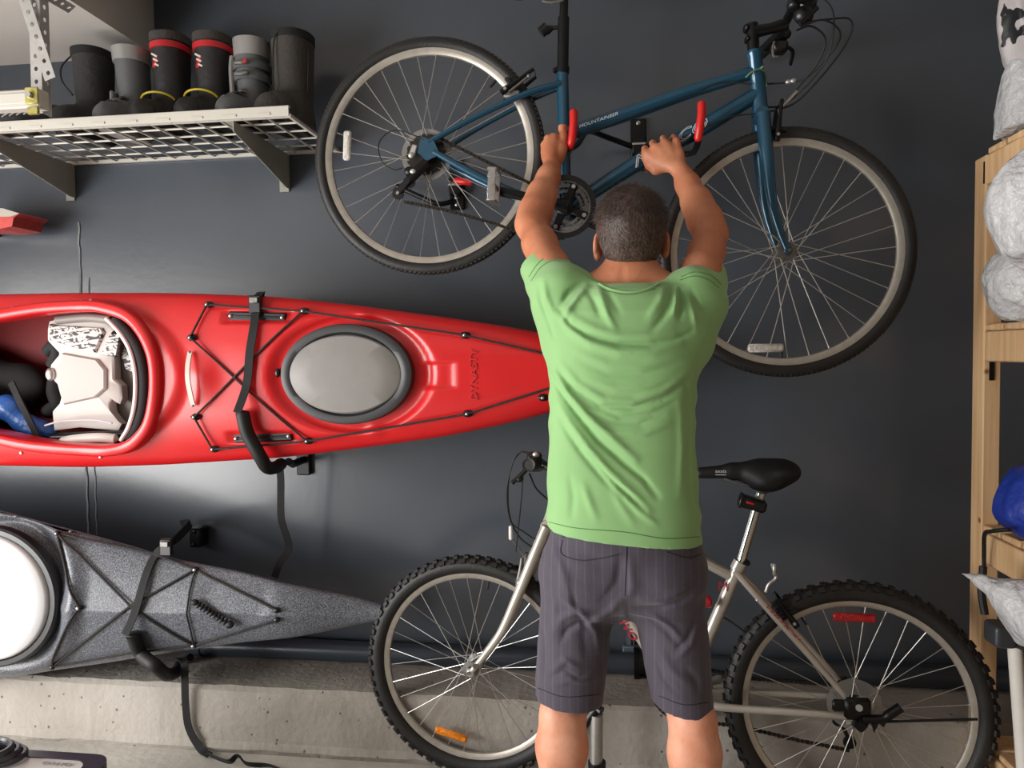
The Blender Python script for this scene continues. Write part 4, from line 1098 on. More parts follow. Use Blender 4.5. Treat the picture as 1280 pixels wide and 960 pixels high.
b = MB(); b.ell(P(670, 568, -.57), (.010, .008, .008)); b.cyl(P(663, 568, -.56), P(672, 574, -.56), .006, 10); obj('cable_adjuster', b, 'alloy', hb)
cable(sb, [P(668, 568, -.55), P(650, 566, -.5), P(637, 590, -.45), P(636, 640, -.40), P(650, 672, -.38), P(676, 690, -.37), P(690, 700, -.37)])
cable(sb, [P(666, 570, -.55), P(646, 568, -.5), P(634, 610, -.46), P(638, 650, -.42), P(655, 665, -.40), P(672, 676, -.38)], .002)
cable(sb, [P(655, 578, -.55), P(652, 620, -.5), P(648, 660, -.44), P(645, 690, -.40)], .002)
cable(sb, [P(662, 592, -.55), P(670, 610, -.50), P(684, 624, -.42), P(700, 640, -.40)])
vbrake(sb, FS(652, 722), (FS(645, 685)-FS(640, 728)).normalized(), 1, 'dull_alloy', .07)
b = MB(); b.box(FS(638.5, 666, .05), (.012, .012, .044), bev=.004); obj('reflector_tab', b, 'white_plastic', sb)
b = MB(); b.tube([FS(641, 675, .05), FS(650, 688, .05), FS(660, 700, .05)], .002, 6); b.lathe(FS(676, 692, .0), FS(690, 650)-FS(676, 692), [(.02, -.006), (.027, -.004), (.027, .004), (.02, .006)], 20); obj('cable_hanger', b, 'dull_alloy', sb)
vbrake(sb, FS(990, 772), (FS(962, 735)-FS(990, 772)).normalized(), 1, 'black_metal', .075)
b = MB(); b.tube(spline([FS(957, 740, .045), FS(961, 730, .047), FS(970, 722, .048), FS(967, 712, .05), FS(965, 704, .05)], 4), .0045, 9); b.box(FS(968, 712, .052), (.010, .012, .036), bev=.003); b.ell(FS(948, 750, .04), (.009, .007, .006)); obj('brake_straddle_lever', b, 'alloy', sb)
b = MB(); b.cyl(FS(925, 706), FS(952, 614), .0132, 16); obj('seat_post', b, 'chrome', sb)
b = MB(); b.box(FS(932, 703, .0), (.022, .03, .014), bev=.004); obj('seat_clamp', b, 'black_metal', sb)
# black light block clamped to the post
d = (FS(952, 614)-FS(925, 706)).normalized(); tx = d.cross(FS.n).normalized(); Rm = Matrix((tx, FS.n, d)).transposed()
b = MB(); b.box(FS(940, 629, .012), (.078, .046, .034), Rm, .007); b.box(FS(926, 625, .012), (.010, .05, .040), Rm, .003); lt = obj('rear_light', b, 'black_plastic', sb)
b = MB(); b.box(FS(938, 629, .036), (.022, .003, .006), Rm, .001); obj('light_mark', b, 'red_plastic', lt)
# saddle (nose to the left)
S = SDF(); q0 = FS(876, 591); q1 = FS(916, 589); q2 = FS(948, 590); q3 = FS(978, 588)
S.chain([q0, q1, q2], [.016, .021, .034], k=.02)
S.ell(q2+V((.035, 0, -.004)), (.075, .062, .036), k=.03); S.ell(q3+V((-.005, 0, .0)), (.05, .082, .030), k=.02); S.ell(FS(957, 600), (.045, .07, .03), k=.03)
vs, fs = S.surf(q0-V((.06, .13, .10)), q3+V((.09, .13, .08)), .005)
M['saddle_black'] = mat('saddle_black', (10, 10, 12), .6); sd_ = np_obj('saddle', vs, fs, 'saddle_black', sb)
text_obj('saddle_lettering', 'axxis', FS(901, 589, .0235), FS.ex, FS.ez, .009, 'decal_white', sd_, width=.030)
b = MB(); b.box(FS(901, 593.5, .0215), (.030, .001, .002)); obj('saddle_stripe', b, 'decal_white', sd_)
b = MB(); b.ell(FS(991, 585, .05), (.003, .003, .003)); obj('rivet', b, 'steel', sd_)
b = MB()
for sd in (-1, 1): b.tube(spline([FS(905, 598, sd*.012), FS(930, 606, sd*.02), FS(955, 606, sd*.022), FS(978, 600, sd*.022)], 4), .0036, 8)
b.box(FS(952, 611), (.03, .05, .022), bev=.005); obj('saddle_rail', b, 'dull_alloy', sb)
# drivetrain on the far side
crank(sb, FS, BBs, .085, FS(899, 852, -.06), -1, m='alloy', tilt=.1, pedal=False)
crank(sb, FS, BBs, .085, FS(866, 930, .06), 1, m='alloy', plate=False, pedal=True, pedal_m='black_plastic')
chainrun(sb, [FS(862, 832, -.042), FS(940, 848, -.042), FS(1045, 856, -.042), FS(1058, 846, -.042)])
chainrun(sb, [FS(862, 900, -.042), FS(930, 909, -.042), FS(1000, 926, -.042), FS(1062, 938, -.042)])
b = MB(); b.tube(spline([FS(1046, 892, -.05), FS(1052, 905, -.05), FS(1060, 922, -.05), FS(1064, 934, -.045)], 4), .006, 8); b.lathe(FS(1048, 900, -.045), FS.n, [(.004, -.003), (.018, -.003), (.018, .003), (.004, .003)], 20); b.lathe(FS(1062, 928, -.045), FS.n, [(.004, -.003), (.018, -.003), (.018, .003), (.004, .003)], 20); obj('rear_derailleur', b, 'black_metal', sb)
# kickstand and its black bracket on the near side
b = MB(); b.box(FS(1072, 886, .076), (.070, .018, .062), bev=.012); b.box(FS(1052, 882, .074), (.05, .014, .034), bev=.006); b.tube([FS(1070, 900, .078), FS(1080, 908, .078)], .019, 12)
ks = obj('kickstand_bracket', b, 'black_metal', sb, label='black kickstand bracket at the rear axle')
b = MB(); b.cyl(FS(1074, 885, .084), FS(1074, 885, .094), .009, 16); b.cyl(FS(1074, 885, .09), FS(1074, 885, .10), .0045, 10); obj('axle_nut', b, 'steel', ks)
b = MB(); b.tube(spline([FS(1078, 900, .086), FS(1100, 899, .088), FS(1112, 893, .088), FS(1126, 884, .088)], 4), [.010]*7+[.013]*6, 10); b.tube([FS(1088, 904, .088), FS(1110, 902, .088), FS(1222, 899, .088)], .0035, 8)
b.prism([FS(1085, 893, .080), FS(1112, 893, .080), FS(1104, 908, .080), FS(1098, 903, .08), FS(1092, 915, .08)], FS.n*.006); obj('kickstand_leg', b, 'black_metal', ks)
cable(sb, [FS(898, 768, .0), FS(915, 778, .0), FS(935, 793, .0), FS(950, 803, .0)])
b = MB(); b.box(FS(884, 752, .03), (.026, .03, .03), bev=.006); obj('frame_reflector', b, 'red_refl', sb)

# ================= wall hooks for the teal bike
def hookset(label, mount, arms, Y=-.012):
    r = thing('bicycle_rack', (mount.x, -.01, mount.z), label, 'bicycle rack')
    b = MB(); b.box((mount.x, -.008, mount.z), (.052, .016, .17), bev=.004); b.box((mount.x, -.03, mount.z-.012), (.044, .045, .055), bev=.004); p = obj('wall_plate', b, 'black_metal', r)
    for dz in (.07, -.045, -.068):
        for dx in ((-.0,) if dz > 0 else (0,)): b = MB(); b.ell((mount.x+dx, -.018, mount.z+dz), (.008, .004, .008), nu=12, nv=8); obj('screw', b, 'steel', p)
    b = MB(); b.box((mount.x, -.054, mount.z-.008), (.044, .004, .006)); obj('hinge_pin', b, 'steel', p)
    for pts, tip in arms:
        b = MB(); b.tube(spline(pts, 4), .009, 10); a = obj('support_arm', b, 'black_metal', r)
        if tip is None: continue
        b = MB(); b.tube(spline(tip, 6), .0115, 14); sp = spline(tip, 6); b.ell(sp[0], (.0115, .0115, .0115)); b.ell(sp[-1], (.0115, .0115, .0115)); obj('hook_sleeve', b, 'red_plastic', a, label='red rubber hook sleeve')
    return r
m1 = V((P(798, 190, 0).x, 0, P(798, 182, 0).z))
tipL = [P(717, 141, -.45), P(717, 152, -.455), P(716, 166, -.455), P(714, 179, -.45), P(710, 184, -.43)]
tipR = [P(877, 131, -.47), P(877, 142, -.475), P(875, 158, -.475), P(873, 172, -.465)]
hookset('black folding wall rack with two red hooks under the teal bicycle', m1, [
    ([V((m1.x-.02, -.035, m1.z-.012)), P(760, 172, -.10), P(735, 164, -.22), P(722, 180, -.36), P(712, 186, -.44)], tipL),
    ([V((m1.x+.02, -.035, m1.z-.012)), P(830, 190, -.12), P(862, 192, -.25), P(870, 185, -.38), P(873, 176, -.455)], tipR)])
m2 = V((P(567, 238, 0).x, 0, P(567, 238, 0).z))
m2x = P(572, 232, 0)
hookset('empty black folding wall rack seen through the rear wheel of teal bicycle', m2x, [
    ([V((m2x.x-.01, -.03, m2x.z-.06)), P(548, 255, -.06), P(530, 248, -.06), P(512, 240, -.06), P(495, 232, -.06)], None),
    ([V((m2x.x+.015, -.03, m2x.z+.05)), P(582, 218, -.07), P(575, 224, -.09)], [P(571, 226, -.09), P(580, 227, -.1), P(588, 227, -.1)])])
# pump behind the leg
pp = P(745, 930, -.45); b = MB(); px_ = P(746, 925, -.45).x; zt = P(746, 893, -.45).z
pu = thing('bicycle_pump', (px_, -.45, 0), 'silver floor pump with black handle standing behind the left leg', 'pump')
b.tube([(px_-.004, -.45, .02), (px_, -.45, zt)], .019, 18); obj('barrel', b, 'alloy', pu)
b = MB(); b.tube([(px_-.045, -.45, zt-.05), (px_-.02, -.45, zt-.01), (px_, -.45, zt+.02), (px_+.015, -.46, zt+.015)], [.010, .014, .014, .012], 12); obj('handle', b, 'black_plastic', pu)
b = MB(); b.box((px_, -.45, .012), (.20, .09, .024), bev=.008); b.cyl((px_, -.45, .02), (px_, -.45, P(746, 952, -.45).z), .026, 16); obj('base', b, 'black_plastic', pu)
b = MB(); b.tube(spline([(px_-.035, -.46, zt-.04), (px_-.05, -.47, zt-.15), (px_-.03, -.48, zt-.28), (px_-.02, -.47, .03)], 6), .005, 8); obj('hose', b, 'black_rubber', pu)
# ------------------------------------------------------------------ the man
YM = -.80
def Pm(x, y, dy=0.0): return P(x, y, YM+dy)
def skin_mat():
    m = bpy.data.materials.new('skin'); m.use_nodes = True; nt = m.node_tree; N = nt.nodes; Lk = nt.links
    b = N['Principled BSDF']; b.inputs['Roughness'].default_value = .48; b.inputs['Subsurface Weight'].default_value = .12
    b.inputs['Subsurface Radius'].default_value = (.015, .005, .003); b.inputs['Specular IOR Level'].default_value = .4
    tc = N.new('ShaderNodeTexCoord'); n = N.new('ShaderNodeTexNoise'); n.inputs['Scale'].default_value = 14; n.inputs['Detail'].default_value = 6; Lk.new(tc.outputs['Object'], n.inputs['Vector'])
    r = N.new('ShaderNodeValToRGB'); r.color_ramp.elements[0].position = .3; r.color_ramp.elements[1].position = .75
    r.color_ramp.elements[0].color = (*lin((204, 136, 106)), 1); r.color_ramp.elements[1].color = (*lin((230, 172, 144)), 1)
    Lk.new(n.outputs['Fac'], r.inputs['Fac'])
    # sun-tanned arms and neck, paler legs
    sx_ = N.new('ShaderNodeSeparateXYZ'); Lk.new(tc.outputs['Object'], sx_.inputs[0]); mr = N.new('ShaderNodeMapRange'); mr.inputs[1].default_value = .6; mr.inputs[2].default_value = 1.3; Lk.new(sx_.outputs['Z'], mr.inputs[0])
    mx = N.new('ShaderNodeMix'); mx.data_type = 'RGBA'; mx.blend_type = 'MULTIPLY'; mx.inputs[7].default_value = (.80, .66, .54, 1); Lk.new(mr.outputs[0], mx.inputs[0]); Lk.new(r.outputs['Color'], mx.inputs[6]); Lk.new(mx.outputs[2], b.inputs['Base Color'])
    n2 = N.new('ShaderNodeTexNoise'); n2.inputs['Scale'].default_value = 120; n2.inputs['Detail'].default_value = 6; Lk.new(tc.outputs['Object'], n2.inputs['Vector'])
    bm = N.new('ShaderNodeBump'); bm.inputs['Strength'].default_value = .25; bm.inputs['Distance'].default_value = .003; Lk.new(n2.outputs['Fac'], bm.inputs['Height']); Lk.new(bm.outputs['Normal'], b.inputs['Normal'])
    return m
M['skin'] = skin_mat()
man = thing('person', (Pm(780, 700).x, YM, 0), 'man in green t-shirt and dark shorts seen from behind reaching up to the teal bike', 'person')
B = SDF()
# torso core, neck
def colpx(rows, Y=YM):
    """rows: (py, pxL, pxR, halfdepth, dy)"""
    zs, cx, cy, a, b = [], [], [], [], []
    for py, l, r, d, dy in rows:
        L, R = P(l, py, Y), P(r, py, Y); zs.append((L.z+R.z)/2); cx.append((L.x+R.x)/2); a.append((R.x-L.x)/2); b.append(d); cy.append(Y+dy)
    return zs, cx, cy, a, b
B.column(*colpx([(372, 722, 848, .07, .0), (400, 702, 865, .10, .0), (450, 700, 862, .115, .0), (560, 703, 855, .105, .01), (680, 697, 863, .115, .01), (745, 695, 868, .10, .0)]), k=.03)
B.chain([Pm(787, 385, .01), Pm(787, 352, .03), Pm(790, 318, .05)], [.066, .060, .058], k=.03)
B.chain([Pm(730, 372, 0), Pm(768, 352, .02)], [.05, .04], k=.04); B.chain([Pm(845, 372, 0), Pm(806, 352, .02)], [.05, .04], k=.04)
# head: skull, jaw, face (faces the wall, tipped up)
Rt = Matrix.Rotation(math.radians(-22), 3, 'X')
Hc = Pm(789, 289, .045)
def hp(x, y, z): return Hc+Rt @ V((x, y, z)) if False else Hc+Matrix.Rotation(math.radians(18), 3, 'X') @ V((x, y, z))
RH = Matrix.Rotation(math.radians(18), 3, 'X')
B.ell(Hc+RH @ V((0, -.012, .02)), (.077, .094, .088), RH, k=.02)
B.ell(hp(0, .04, -.045), (.058, .062, .070), RH, k=.03)
B.ell(hp(0, .075, -.095), (.026, .022, .020), RH, k=.02)          # chin
B.chain([hp(0, .092, .0), hp(0, .115, -.038)], [.009, .014], k=.012)   # nose
for sx in (-1, 1):
    B.ell(hp(sx*.012, .108, -.040), (.009, .010, .008), RH, k=.006)
    B.ell(hp(sx*.034, .078, -.02), (.020, .016, .016), RH, k=.012)   # cheek
    B.ell(hp(sx*.030, .088, .008), (.016, .012, .009), RH, k=.004, op='s')  # eye socket
    B.chain([hp(sx*.012, .092, .020), hp(sx*.045, .082, .022)], [.007, .006], k=.008)  # brow
    # ear
    e = hp(sx*.080, -.002, -.034); Re = RH @ Matrix.Rotation(sx*math.radians(25), 3, 'Z')
    B.ell(e, (.009, .022, .036), Re, k=.006); B.ell(e+V((sx*.008, -.0, .002)), (.006, .012, .020), Re, k=.003, op='s')
    B.ell(e+V((0, -.004, -.027)), (.007, .010, .010), Re, k=.004)
B.chain([hp(-.022, .092, -.066), hp(0, .099, -.064), hp(.022, .092, -.066)], [.005, .007, .005], k=.004)
B.chain([hp(-.018, .090, -.076), hp(0, .097, -.077), hp(.018, .090, -.076)], [.005, .008, .005], k=.004)
# neck creases
for k, (y, dz) in enumerate(((338, .0), (346, .0))):
    B.chain([Pm(762, y-2, -.035), Pm(775, y+2, -.055), Pm(788, y+3, -.058), Pm(803, y, -.05)], [.0022]*4, k=.006, op='s')
B.cone(Pm(778, 332, -.04), Pm(778, 352, -.05), .004, .004, k=.012, op='s')
# arms
LS, LE, LW = Pm(702, 368, .0), P(664, 280, -.60), P(690, 209, -.475)
RS_, RE, RW = Pm(868, 370, .0), P(889, 292, -.60), P(853, 217, -.475)
for S0, E0, W0, sx in ((LS, LE, LW, -1), (RS_, RE, RW, 1)):
    B.chain([S0, S0.lerp(E0, .35), S0.lerp(E0, .7), E0], [.050, .046, .042, .038], k=.02)
    B.chain([E0, E0.lerp(W0, .22), E0.lerp(W0, .5), E0.lerp(W0, .8), W0], [.037, .041, .036, .028, .0255], k=.03)
    B.cone(S0.lerp(E0, .3)+V((0, -.02, -.01)), S0.lerp(E0, .7)+V((0, -.012, 0)), .030, .026, k=.03)   # triceps
    B.ell(E0+V((sx*.016, -.026, .0)), (.012, .012, .016), k=.02)                        # elbow point
    B.cone(E0.lerp(W0, .08)+V((-sx*.0, -.01, .0)), E0.lerp(W0, .55)+V((sx*.010, -.012, 0)), .026, .018, k=.02)
# left hand: fist round the seat tube, thumb up along it
TX = FB(703, 150)
def tubeL(py): return FB(703.4, py)
def hand(W, knuck, pips, dips, tips, thumb, palm):
    for i in range(4):
        K_, P_, D_, T_ = knuck[i], pips[i], dips[i], tips[i]
        B.chain([W+(K_-W)*.12, W.lerp(K_, .6), K_], [.016, .0135, .0115], k=.010)
        B.chain([K_, P_, D_, T_], [.0105, .0098, .0088, .0075], k=.0025)
    for c, r in palm: B.ell(c, r, k=.012)
    B.chain(thumb, [.0165, .0145, .0125, .0120, .0102][:len(thumb)], k=.008)
kn = [P(693, 171, -.447), P(685, 173, -.450), P(680.5, 181, -.447), P(681, 191, -.442)]
pp_ = [P(691, 170, -.408), P(684, 173, -.404), P(681, 182, -.403), P(683, 192, -.402)]
dp = [tubeL(170)+V((-.012, .026, 0)), tubeL(178)+V((-.012, .026, 0)), tubeL(187)+V((-.012, .026, 0)), tubeL(196)+V((-.012, .024, 0))]
tp_ = [tubeL(172)+V((.018, .020, 0)), tubeL(180)+V((.020, .020, 0)), tubeL(189)+V((.020, .018, 0)), tubeL(197)+V((.018, .018, 0))]
hand(LW, kn, pp_, dp, tp_, [P(697, 200, -.455), P(702, 186, -.450), P(704, 172, -.438), P(703.5, 160, -.430), P(702.5, 147, -.427)],
     [(P(692, 187, -.447), (.027, .018, .030)), (P(700, 192, -.440), (.017, .02, .026))])
# right hand: fist over the down tube
def tubeR(px): return FB(px, 245-(px-735)*120/205.0+2)
kn = [P(808, 191, -.450), P(818, 184, -.453), P(831, 178, -.451), P(845, 177, -.446)]
pp_ = [P(806, 186, -.415), P(816, 179, -.412), P(829, 173, -.410), P(842, 172, -.410)]
dp = [tubeR(807)+V((-.002, .030, .018)), tubeR(817)+V((0, .031, .018)), tubeR(829)+V((0, .031, .018)), tubeR(841)+V((0, .030, .018))]
tp_ = [tubeR(809)+V((0, .030, -.014)), tubeR(819)+V((0, .032, -.016)), tubeR(831)+V((0, .032, -.016)), tubeR(842)+V((0, .028, -.014))]
hand(RW, kn, pp_, dp, tp_, [P(832, 208, -.458), P(820, 212, -.452), P(812, 206, -.445), P(808, 197, -.442), P(806, 190, -.438)],
     [(P(830, 193, -.452), (.038, .019, .032)), (P(820, 203, -.448), (.024, .018, .024))])
# legs and feet
for hx_, kx, cx_, ax_, sx in ((722, 710, 702, 697, -1), (838, 850, 868, 876, 1)):
    hip, kn_, = Pm(hx_+(6 if sx<0 else -6), 740), Pm(kx, 868, .01)
    kn_.z = .50; calf = Pm(cx_, 925, -.012); calf.z = .36; an = Pm(ax_, 960, .0); an.x = calf.x+sx*.012; an.z = .095
    B.chain([hip, hip.lerp(kn_, .5), kn_, V((calf.x-sx*.004, YM-.012, .44)), calf, V(((calf.x+an.x)/2, YM-.01, .23)), an], [.074, .060, .046, .053, .060, .045, .036], k=.02)
    B.ell((calf.x+sx*.014, YM-.034, .38), (.028, .028, .07), k=.03); B.ell((calf.x-sx*.022, YM-.034, .36), (.028, .028, .07), k=.03)
    B.chain([V((an.x, YM-.02, .07)), V((an.x+sx*.02, YM+.13, .05))], [.036, .03], k=.02)
lo = V((P(640, 300, -.6).x-.02, -1.0, .0)); hi = V((P(920, 300, -.6).x+.02, -.29, 1.96))
vs, fs = B.surf(lo, hi, .0040, lambda p: .0010*vnoise(p, 90, 2))
body = np_obj('body', vs, fs, 'skin', man, relax=1)
# shoes
for ax_, sx in ((697, -1), (877, 1)):
    calf = Pm({-1: 702, 1: 870}[sx], 925, -.012); x = calf.x+sx*.012; S = SDF()
    S.chain([(x, YM-.035, .055), (x+sx*.01, YM+.06, .05), (x+sx*.03, YM+.17, .04)], [.045, .044, .04], k=.02); S.cone((x, YM-.01, .06), (x, YM-.005, .095), .046, .044, k=.02)
    S.plane((0, 0, .012), (0, 0, -1)); vs, fs = S.surf((x-.12, YM-.12, -.01), (x+.14, YM+.25, .17), .006); sh = np_obj('shoe', vs, fs, mat('shoe_grey', (70, 70, 74), .8), man)
    b = MB(); b.prism([(x+sx*.01+math.cos(t)*.052+(.02*sx if math.sin(t) > 0 else 0), YM+.065+math.sin(t)*.15, .0) for t in np.linspace(0, 2*PI, 24, endpoint=False)], (0, 0, .022)); obj('sole', b, 'white_plastic', sh)
# ---- t-shirt
M['shirt'] = mat('shirt_green', (134, 178, 116), 0.85, noise=.04, nscale=5, bump=.15, bscale=500, bdist=.001, sheen=.2)
S = SDF()
rows = [(357, 742, 832, .070, .0), (364, 724, 848, .092, .0), (374, 708, 862, .108, .0), (392, 692, 876, .122, .0), (420, 686, 880, .130, .0), (450, 686, 877, .132, .0), (480, 687, 871, .128, .005), (520, 687, 869, .124, .01), (560, 686, 870, .122, .012), (610, 684, 873, .126, .01), (645, 683, 876, .132, .008), (690, 682, 878, .136, .006)]
S.column(*colpx(rows), e=2.5, k=.02)
sl = [(Pm(712, 392, .0), LS.lerp(LE, .50), .062), (Pm(866, 396, .0), RS_.lerp(RE, .50), .062)]
for a, e, r in sl: pass
LA = (LE-LS).normalized(); RA = (RE-RS_).normalized()
LO, RO = P(678, 334, -.705), P(880, 346, -.705)      # centres of the sleeve openings
S.chain([Pm(722, 405, .0), Pm(703, 372, .015), LO+LA*.03], [.083, .070, .057], k=.03)
S.chain([Pm(852, 408, .0), Pm(868, 380, .015), RO+RA*.03], [.083, .070, .056], k=.03)
S.cone(Pm(700, 430, .0), LO+V((.004, 0, -.03)), .042, .036, k=.03); S.cone(Pm(866, 432, .0), RO+V((-.004, 0, -.03)), .042, .036, k=.03)
# cuts: sleeve openings, neck hole, hem; then hollow cuffs
S.plane(LO, (LA.x, LA.y, LA.z), lo=LO-V((.12, .12, .12)), hi=LO+V((.12, .2, .12)))
S.plane(RO, (RA.x*.9, RA.y, RA.z), lo=RO-V((.12, .12, .12)), hi=RO+V((.12, .2, .12)))
S.cone(LO-LA*.012, LO+LA*.08, .046, .050, k=.003, op='s'); S.cone(RO-RA*.012, RO+RA*.08, .045, .050, k=.003, op='s')
for sx, q in ((-1, (Pm(746, 374, .0), Pm(706, 362, .0))), (1, (Pm(828, 374, .0), Pm(864, 364, .0)))): S.cone(q[0], q[1], .045, .056, k=.03)
S.cone(Pm(786, 372, .004), Pm(788, 318, .03), .0600, .068, k=.004, op='s')
hl, hr_ = Pm(683, 656), Pm(877, 677)
hn = V((hl.z-hr_.z, 0, -(hr_.x-hl.x)*1.0)); hn = V((-(hl.z-hr_.z), 0, -(hr_.x-hl.x)))
S.plane((hl+hr_)/2, hn)
S.column(*colpx([(640, 690, 870, .120, .008), (720, 690, 870, .124, .006)]), e=2.5, k=.003, op='s')
# folds: soft ridges and valleys laid along lines on the back (x, z of the shirt)
def pl(*q): return np.array([[*(lambda p: (p.x, p.z))(P(x, y, YM-.12))] for x, y in q])
FOLD = [  # polyline, width, height(+ridge / -valley)
    (pl((697, 385), (712, 405), (735, 420), (770, 430), (810, 431), (845, 424), (866, 414)), .0055, -.008),
    (pl((697, 392), (715, 413), (740, 430), (775, 440), (815, 440), (850, 430)), .011, .008),
    (pl((703, 378), (718, 398), (745, 412), (775, 420), (812, 420), (840, 412)), .010, .005),
    (pl((725, 352), (710, 362), (700, 378)), .006, -.009), (pl((732, 357), (722, 368), (708, 388), (703, 400)), .007, .008),
    (pl((733, 360), (742, 375), (750, 395)), .006, -.005), (pl((745, 352), (752, 372), (760, 395), (768, 410)), .007, .006), (pl((752, 350), (764, 372), (775, 392)), .006, -.004),
    (pl((843, 358), (838, 378), (828, 398), (815, 412)), .007, -.006), (pl((848, 356), (845, 378), (842, 392)), .006, .009), (pl((852, 360), (853, 378), (850, 398)), .006, -.008),
    (pl((832, 355), (826, 375), (812, 396)), .008, .005), (pl((862, 368), (868, 388), (872, 405)), .006, .006), (pl((868, 360), (876, 380), (884, 392)), .005, -.005),
    (pl((668, 350), (672, 372), (680, 395), (690, 420)), .005, -.006), (pl((675, 345), (680, 370), (690, 392)), .007, .005),
    (pl((683, 462), (700, 490), (722, 520), (748, 552), (780, 580), (805, 600), (822, 622)), .0065, -.009),
    (pl((688, 466), (708, 492), (734, 520), (765, 548), (795, 575)), .009, .009),
    (pl((692, 500), (712, 530), (735, 560), (762, 590), (790, 615), (812, 640)), .008, .007), (pl((700, 530), (725, 565), (752, 596), (778, 622)), .007, -.006),
    (pl((730, 566), (765, 606), (800, 640), (820, 655)), .006, .005), (pl((742, 578), (776, 612), (806, 636)), .005, -.005),
    (pl((697, 462), (715, 485), (750, 508), (790, 510), (830, 498), (868, 472)), .006, -.006), (pl((700, 455), (722, 480), (755, 500), (792, 502), (832, 488), (866, 462)), .008, .005),
    (pl((712, 488), (742, 510), (778, 522), (815, 518), (842, 505)), .006, -.004), (pl((735, 528), (768, 542), (806, 542), (838, 530)), .008, .004), (pl((735, 515), (765, 528), (800, 530), (830, 520)), .005, -.004),
    (pl((722, 440), (760, 456), (800, 458), (845, 446)), .009, .003), (pl((725, 452), (762, 468), (805, 468), (848, 455)), .007, -.003), (pl((730, 472), (770, 486), (808, 484), (842, 472)), .008, .003),
    (pl((728, 606), (735, 625), (745, 648)), .009, .004), (pl((712, 600), (716, 625), (714, 648)), .008, -.003), (pl((765, 605), (775, 630), (792, 655)), .009, .003),
    (pl((860, 480), (866, 530), (862, 590), (868, 640)), .007, -.004), (pl((852, 500), (855, 560), (852, 620)), .009, .003),
]
def seg_d(q, poly):
    d = np.full(len(q), 9.0); tt = np.zeros(len(q)); n = len(poly)-1
    for i in range(n):
        a, c = poly[i], poly[i+1]; ba = c-a; t = np.clip(((q-a) @ ba)/(ba @ ba), 0, 1); e = np.linalg.norm(q-a-t[:, None]*ba, axis=1)
        m = e < d; d[m] = e[m]; tt[m] = (i+t[m])/n
    return d, tt
def shirt_disp(p):
    q = p[:, [0, 2]]; out = .0012*vnoise(p, 30, 4); back = np.clip((YM-.01-p[:, 1])/.05, 0, 1)
    for poly, w, h in FOLD:
        lo_, hi_ = poly.min(0)-4*w, poly.max(0)+4*w
        m = np.nonzero(((q > lo_) & (q < hi_)).all(1))[0]
        if not len(m): continue
        d, t = seg_d(q[m], poly); out[m] -= h*1.15*np.exp(-(d/w)**2)*np.sin(np.clip(t*.9+.05, 0, 1)*PI)**.6*back[m]
    # side folds
    side = np.clip((np.abs(p[:, 0]-Pm(779, 500).x)-.12)/.06, 0, 1)
    out -= .0014*side*np.sin(p[:, 2]*70+p[:, 1]*25+np.sin(p[:, 2]*21)*2)
    return out
lo = V((P(640, 400, YM).x, -1.0, .80)); hi = V((P(925, 400, YM).x, -.60, 1.62))
vs, fs = S.surf(lo, hi, .0040, shirt_disp)
shirt = np_obj('t_shirt', vs, fs, 'shirt', man, relax=1, label='green cotton short-sleeved t-shirt')
# collar rib and stitched hems
M['stitch'] = mat('stitch_green', (78, 122, 72), .9)
def ring(c, ax, r, rr, parent, n=48, m='stitch', nm='hem_stitch', sq=(1, 1)):
    b = MB(); ax = V(ax).normalized(); u = V((1, 0, 0)); u = (u-ax*u.dot(ax)).normalized(); w = ax.cross(u)
    b.tube([c+u*(math.cos(2*PI*k/n)*r*sq[0])+w*(math.sin(2*PI*k/n)*r*sq[1]) for k in range(n)], rr, 6, closed=True); return obj(nm, b, m, parent)
# ---- shorts
def shorts_mat():
    m = bpy.data.materials.new('shorts_fabric'); m.use_nodes = True; nt = m.node_tree; N = nt.nodes; Lk = nt.links
    b = N['Principled BSDF']; b.inputs['Roughness'].default_value = .85; b.inputs['Sheen Weight'].default_value = .15
    tc = N.new('ShaderNodeTexCoord'); w = N.new('ShaderNodeTexWave'); w.bands_direction = 'X'; w.inputs['Scale'].default_value = 16; w.inputs['Distortion'].default_value = 1.2; Lk.new(tc.outputs['Object'], w.inputs['Vector'])
    r = N.new('ShaderNodeValToRGB'); r.color_ramp.elements[0].position = .93; r.color_ramp.elements[1].position = 1.0
    r.color_ramp.elements[0].color = (*lin((70, 64, 76)), 1); r.color_ramp.elements[1].color = (*lin((84, 79, 90)), 1); Lk.new(w.outputs['Fac'], r.inputs['Fac'])
    Lk.new(r.outputs['Color'], b.inputs['Base Color'])
    n2 = N.new('ShaderNodeTexNoise'); n2.inputs['Scale'].default_value = 300; Lk.new(tc.outputs['Object'], n2.inputs['Vector'])
    bm = N.new('ShaderNodeBump'); bm.inputs['Strength'].default_value = .3; bm.inputs['Distance'].default_value = .002; Lk.new(n2.outputs['Fac'], bm.inputs['Height']); Lk.new(bm.outputs['Normal'], b.inputs['Normal'])
    return m
M['shorts'] = shorts_mat()
T = SDF()
T.column(*colpx([(640, 690, 872, .118, .006), (665, 688, 874, .124, .004), (690, 684, 877, .128, .0), (722, 681, 878, .130, -.002), (752, 706, 856, .09, -.002)]), e=2.5, k=.03)
T.cone(Pm(760, 735, .0), Pm(800, 735, .0), .075, .075, k=.04)
LgA, LgB = Pm(724, 752, .0), Pm(708, 912, .0); RgA, RgB = Pm(831, 752, .0), Pm(860, 922, .0)
T.cone(LgA+V((.0,0,.07)), LgB, .090, .0815, k=.035); T.cone(RgA+V((0,0,.07)), RgB, .091, .066, k=.035)
T.ell(Pm(730, 722, -.045), (.085, .08, .075), k=.03); T.ell(Pm(828, 722, -.045), (.085, .08, .075), k=.03)
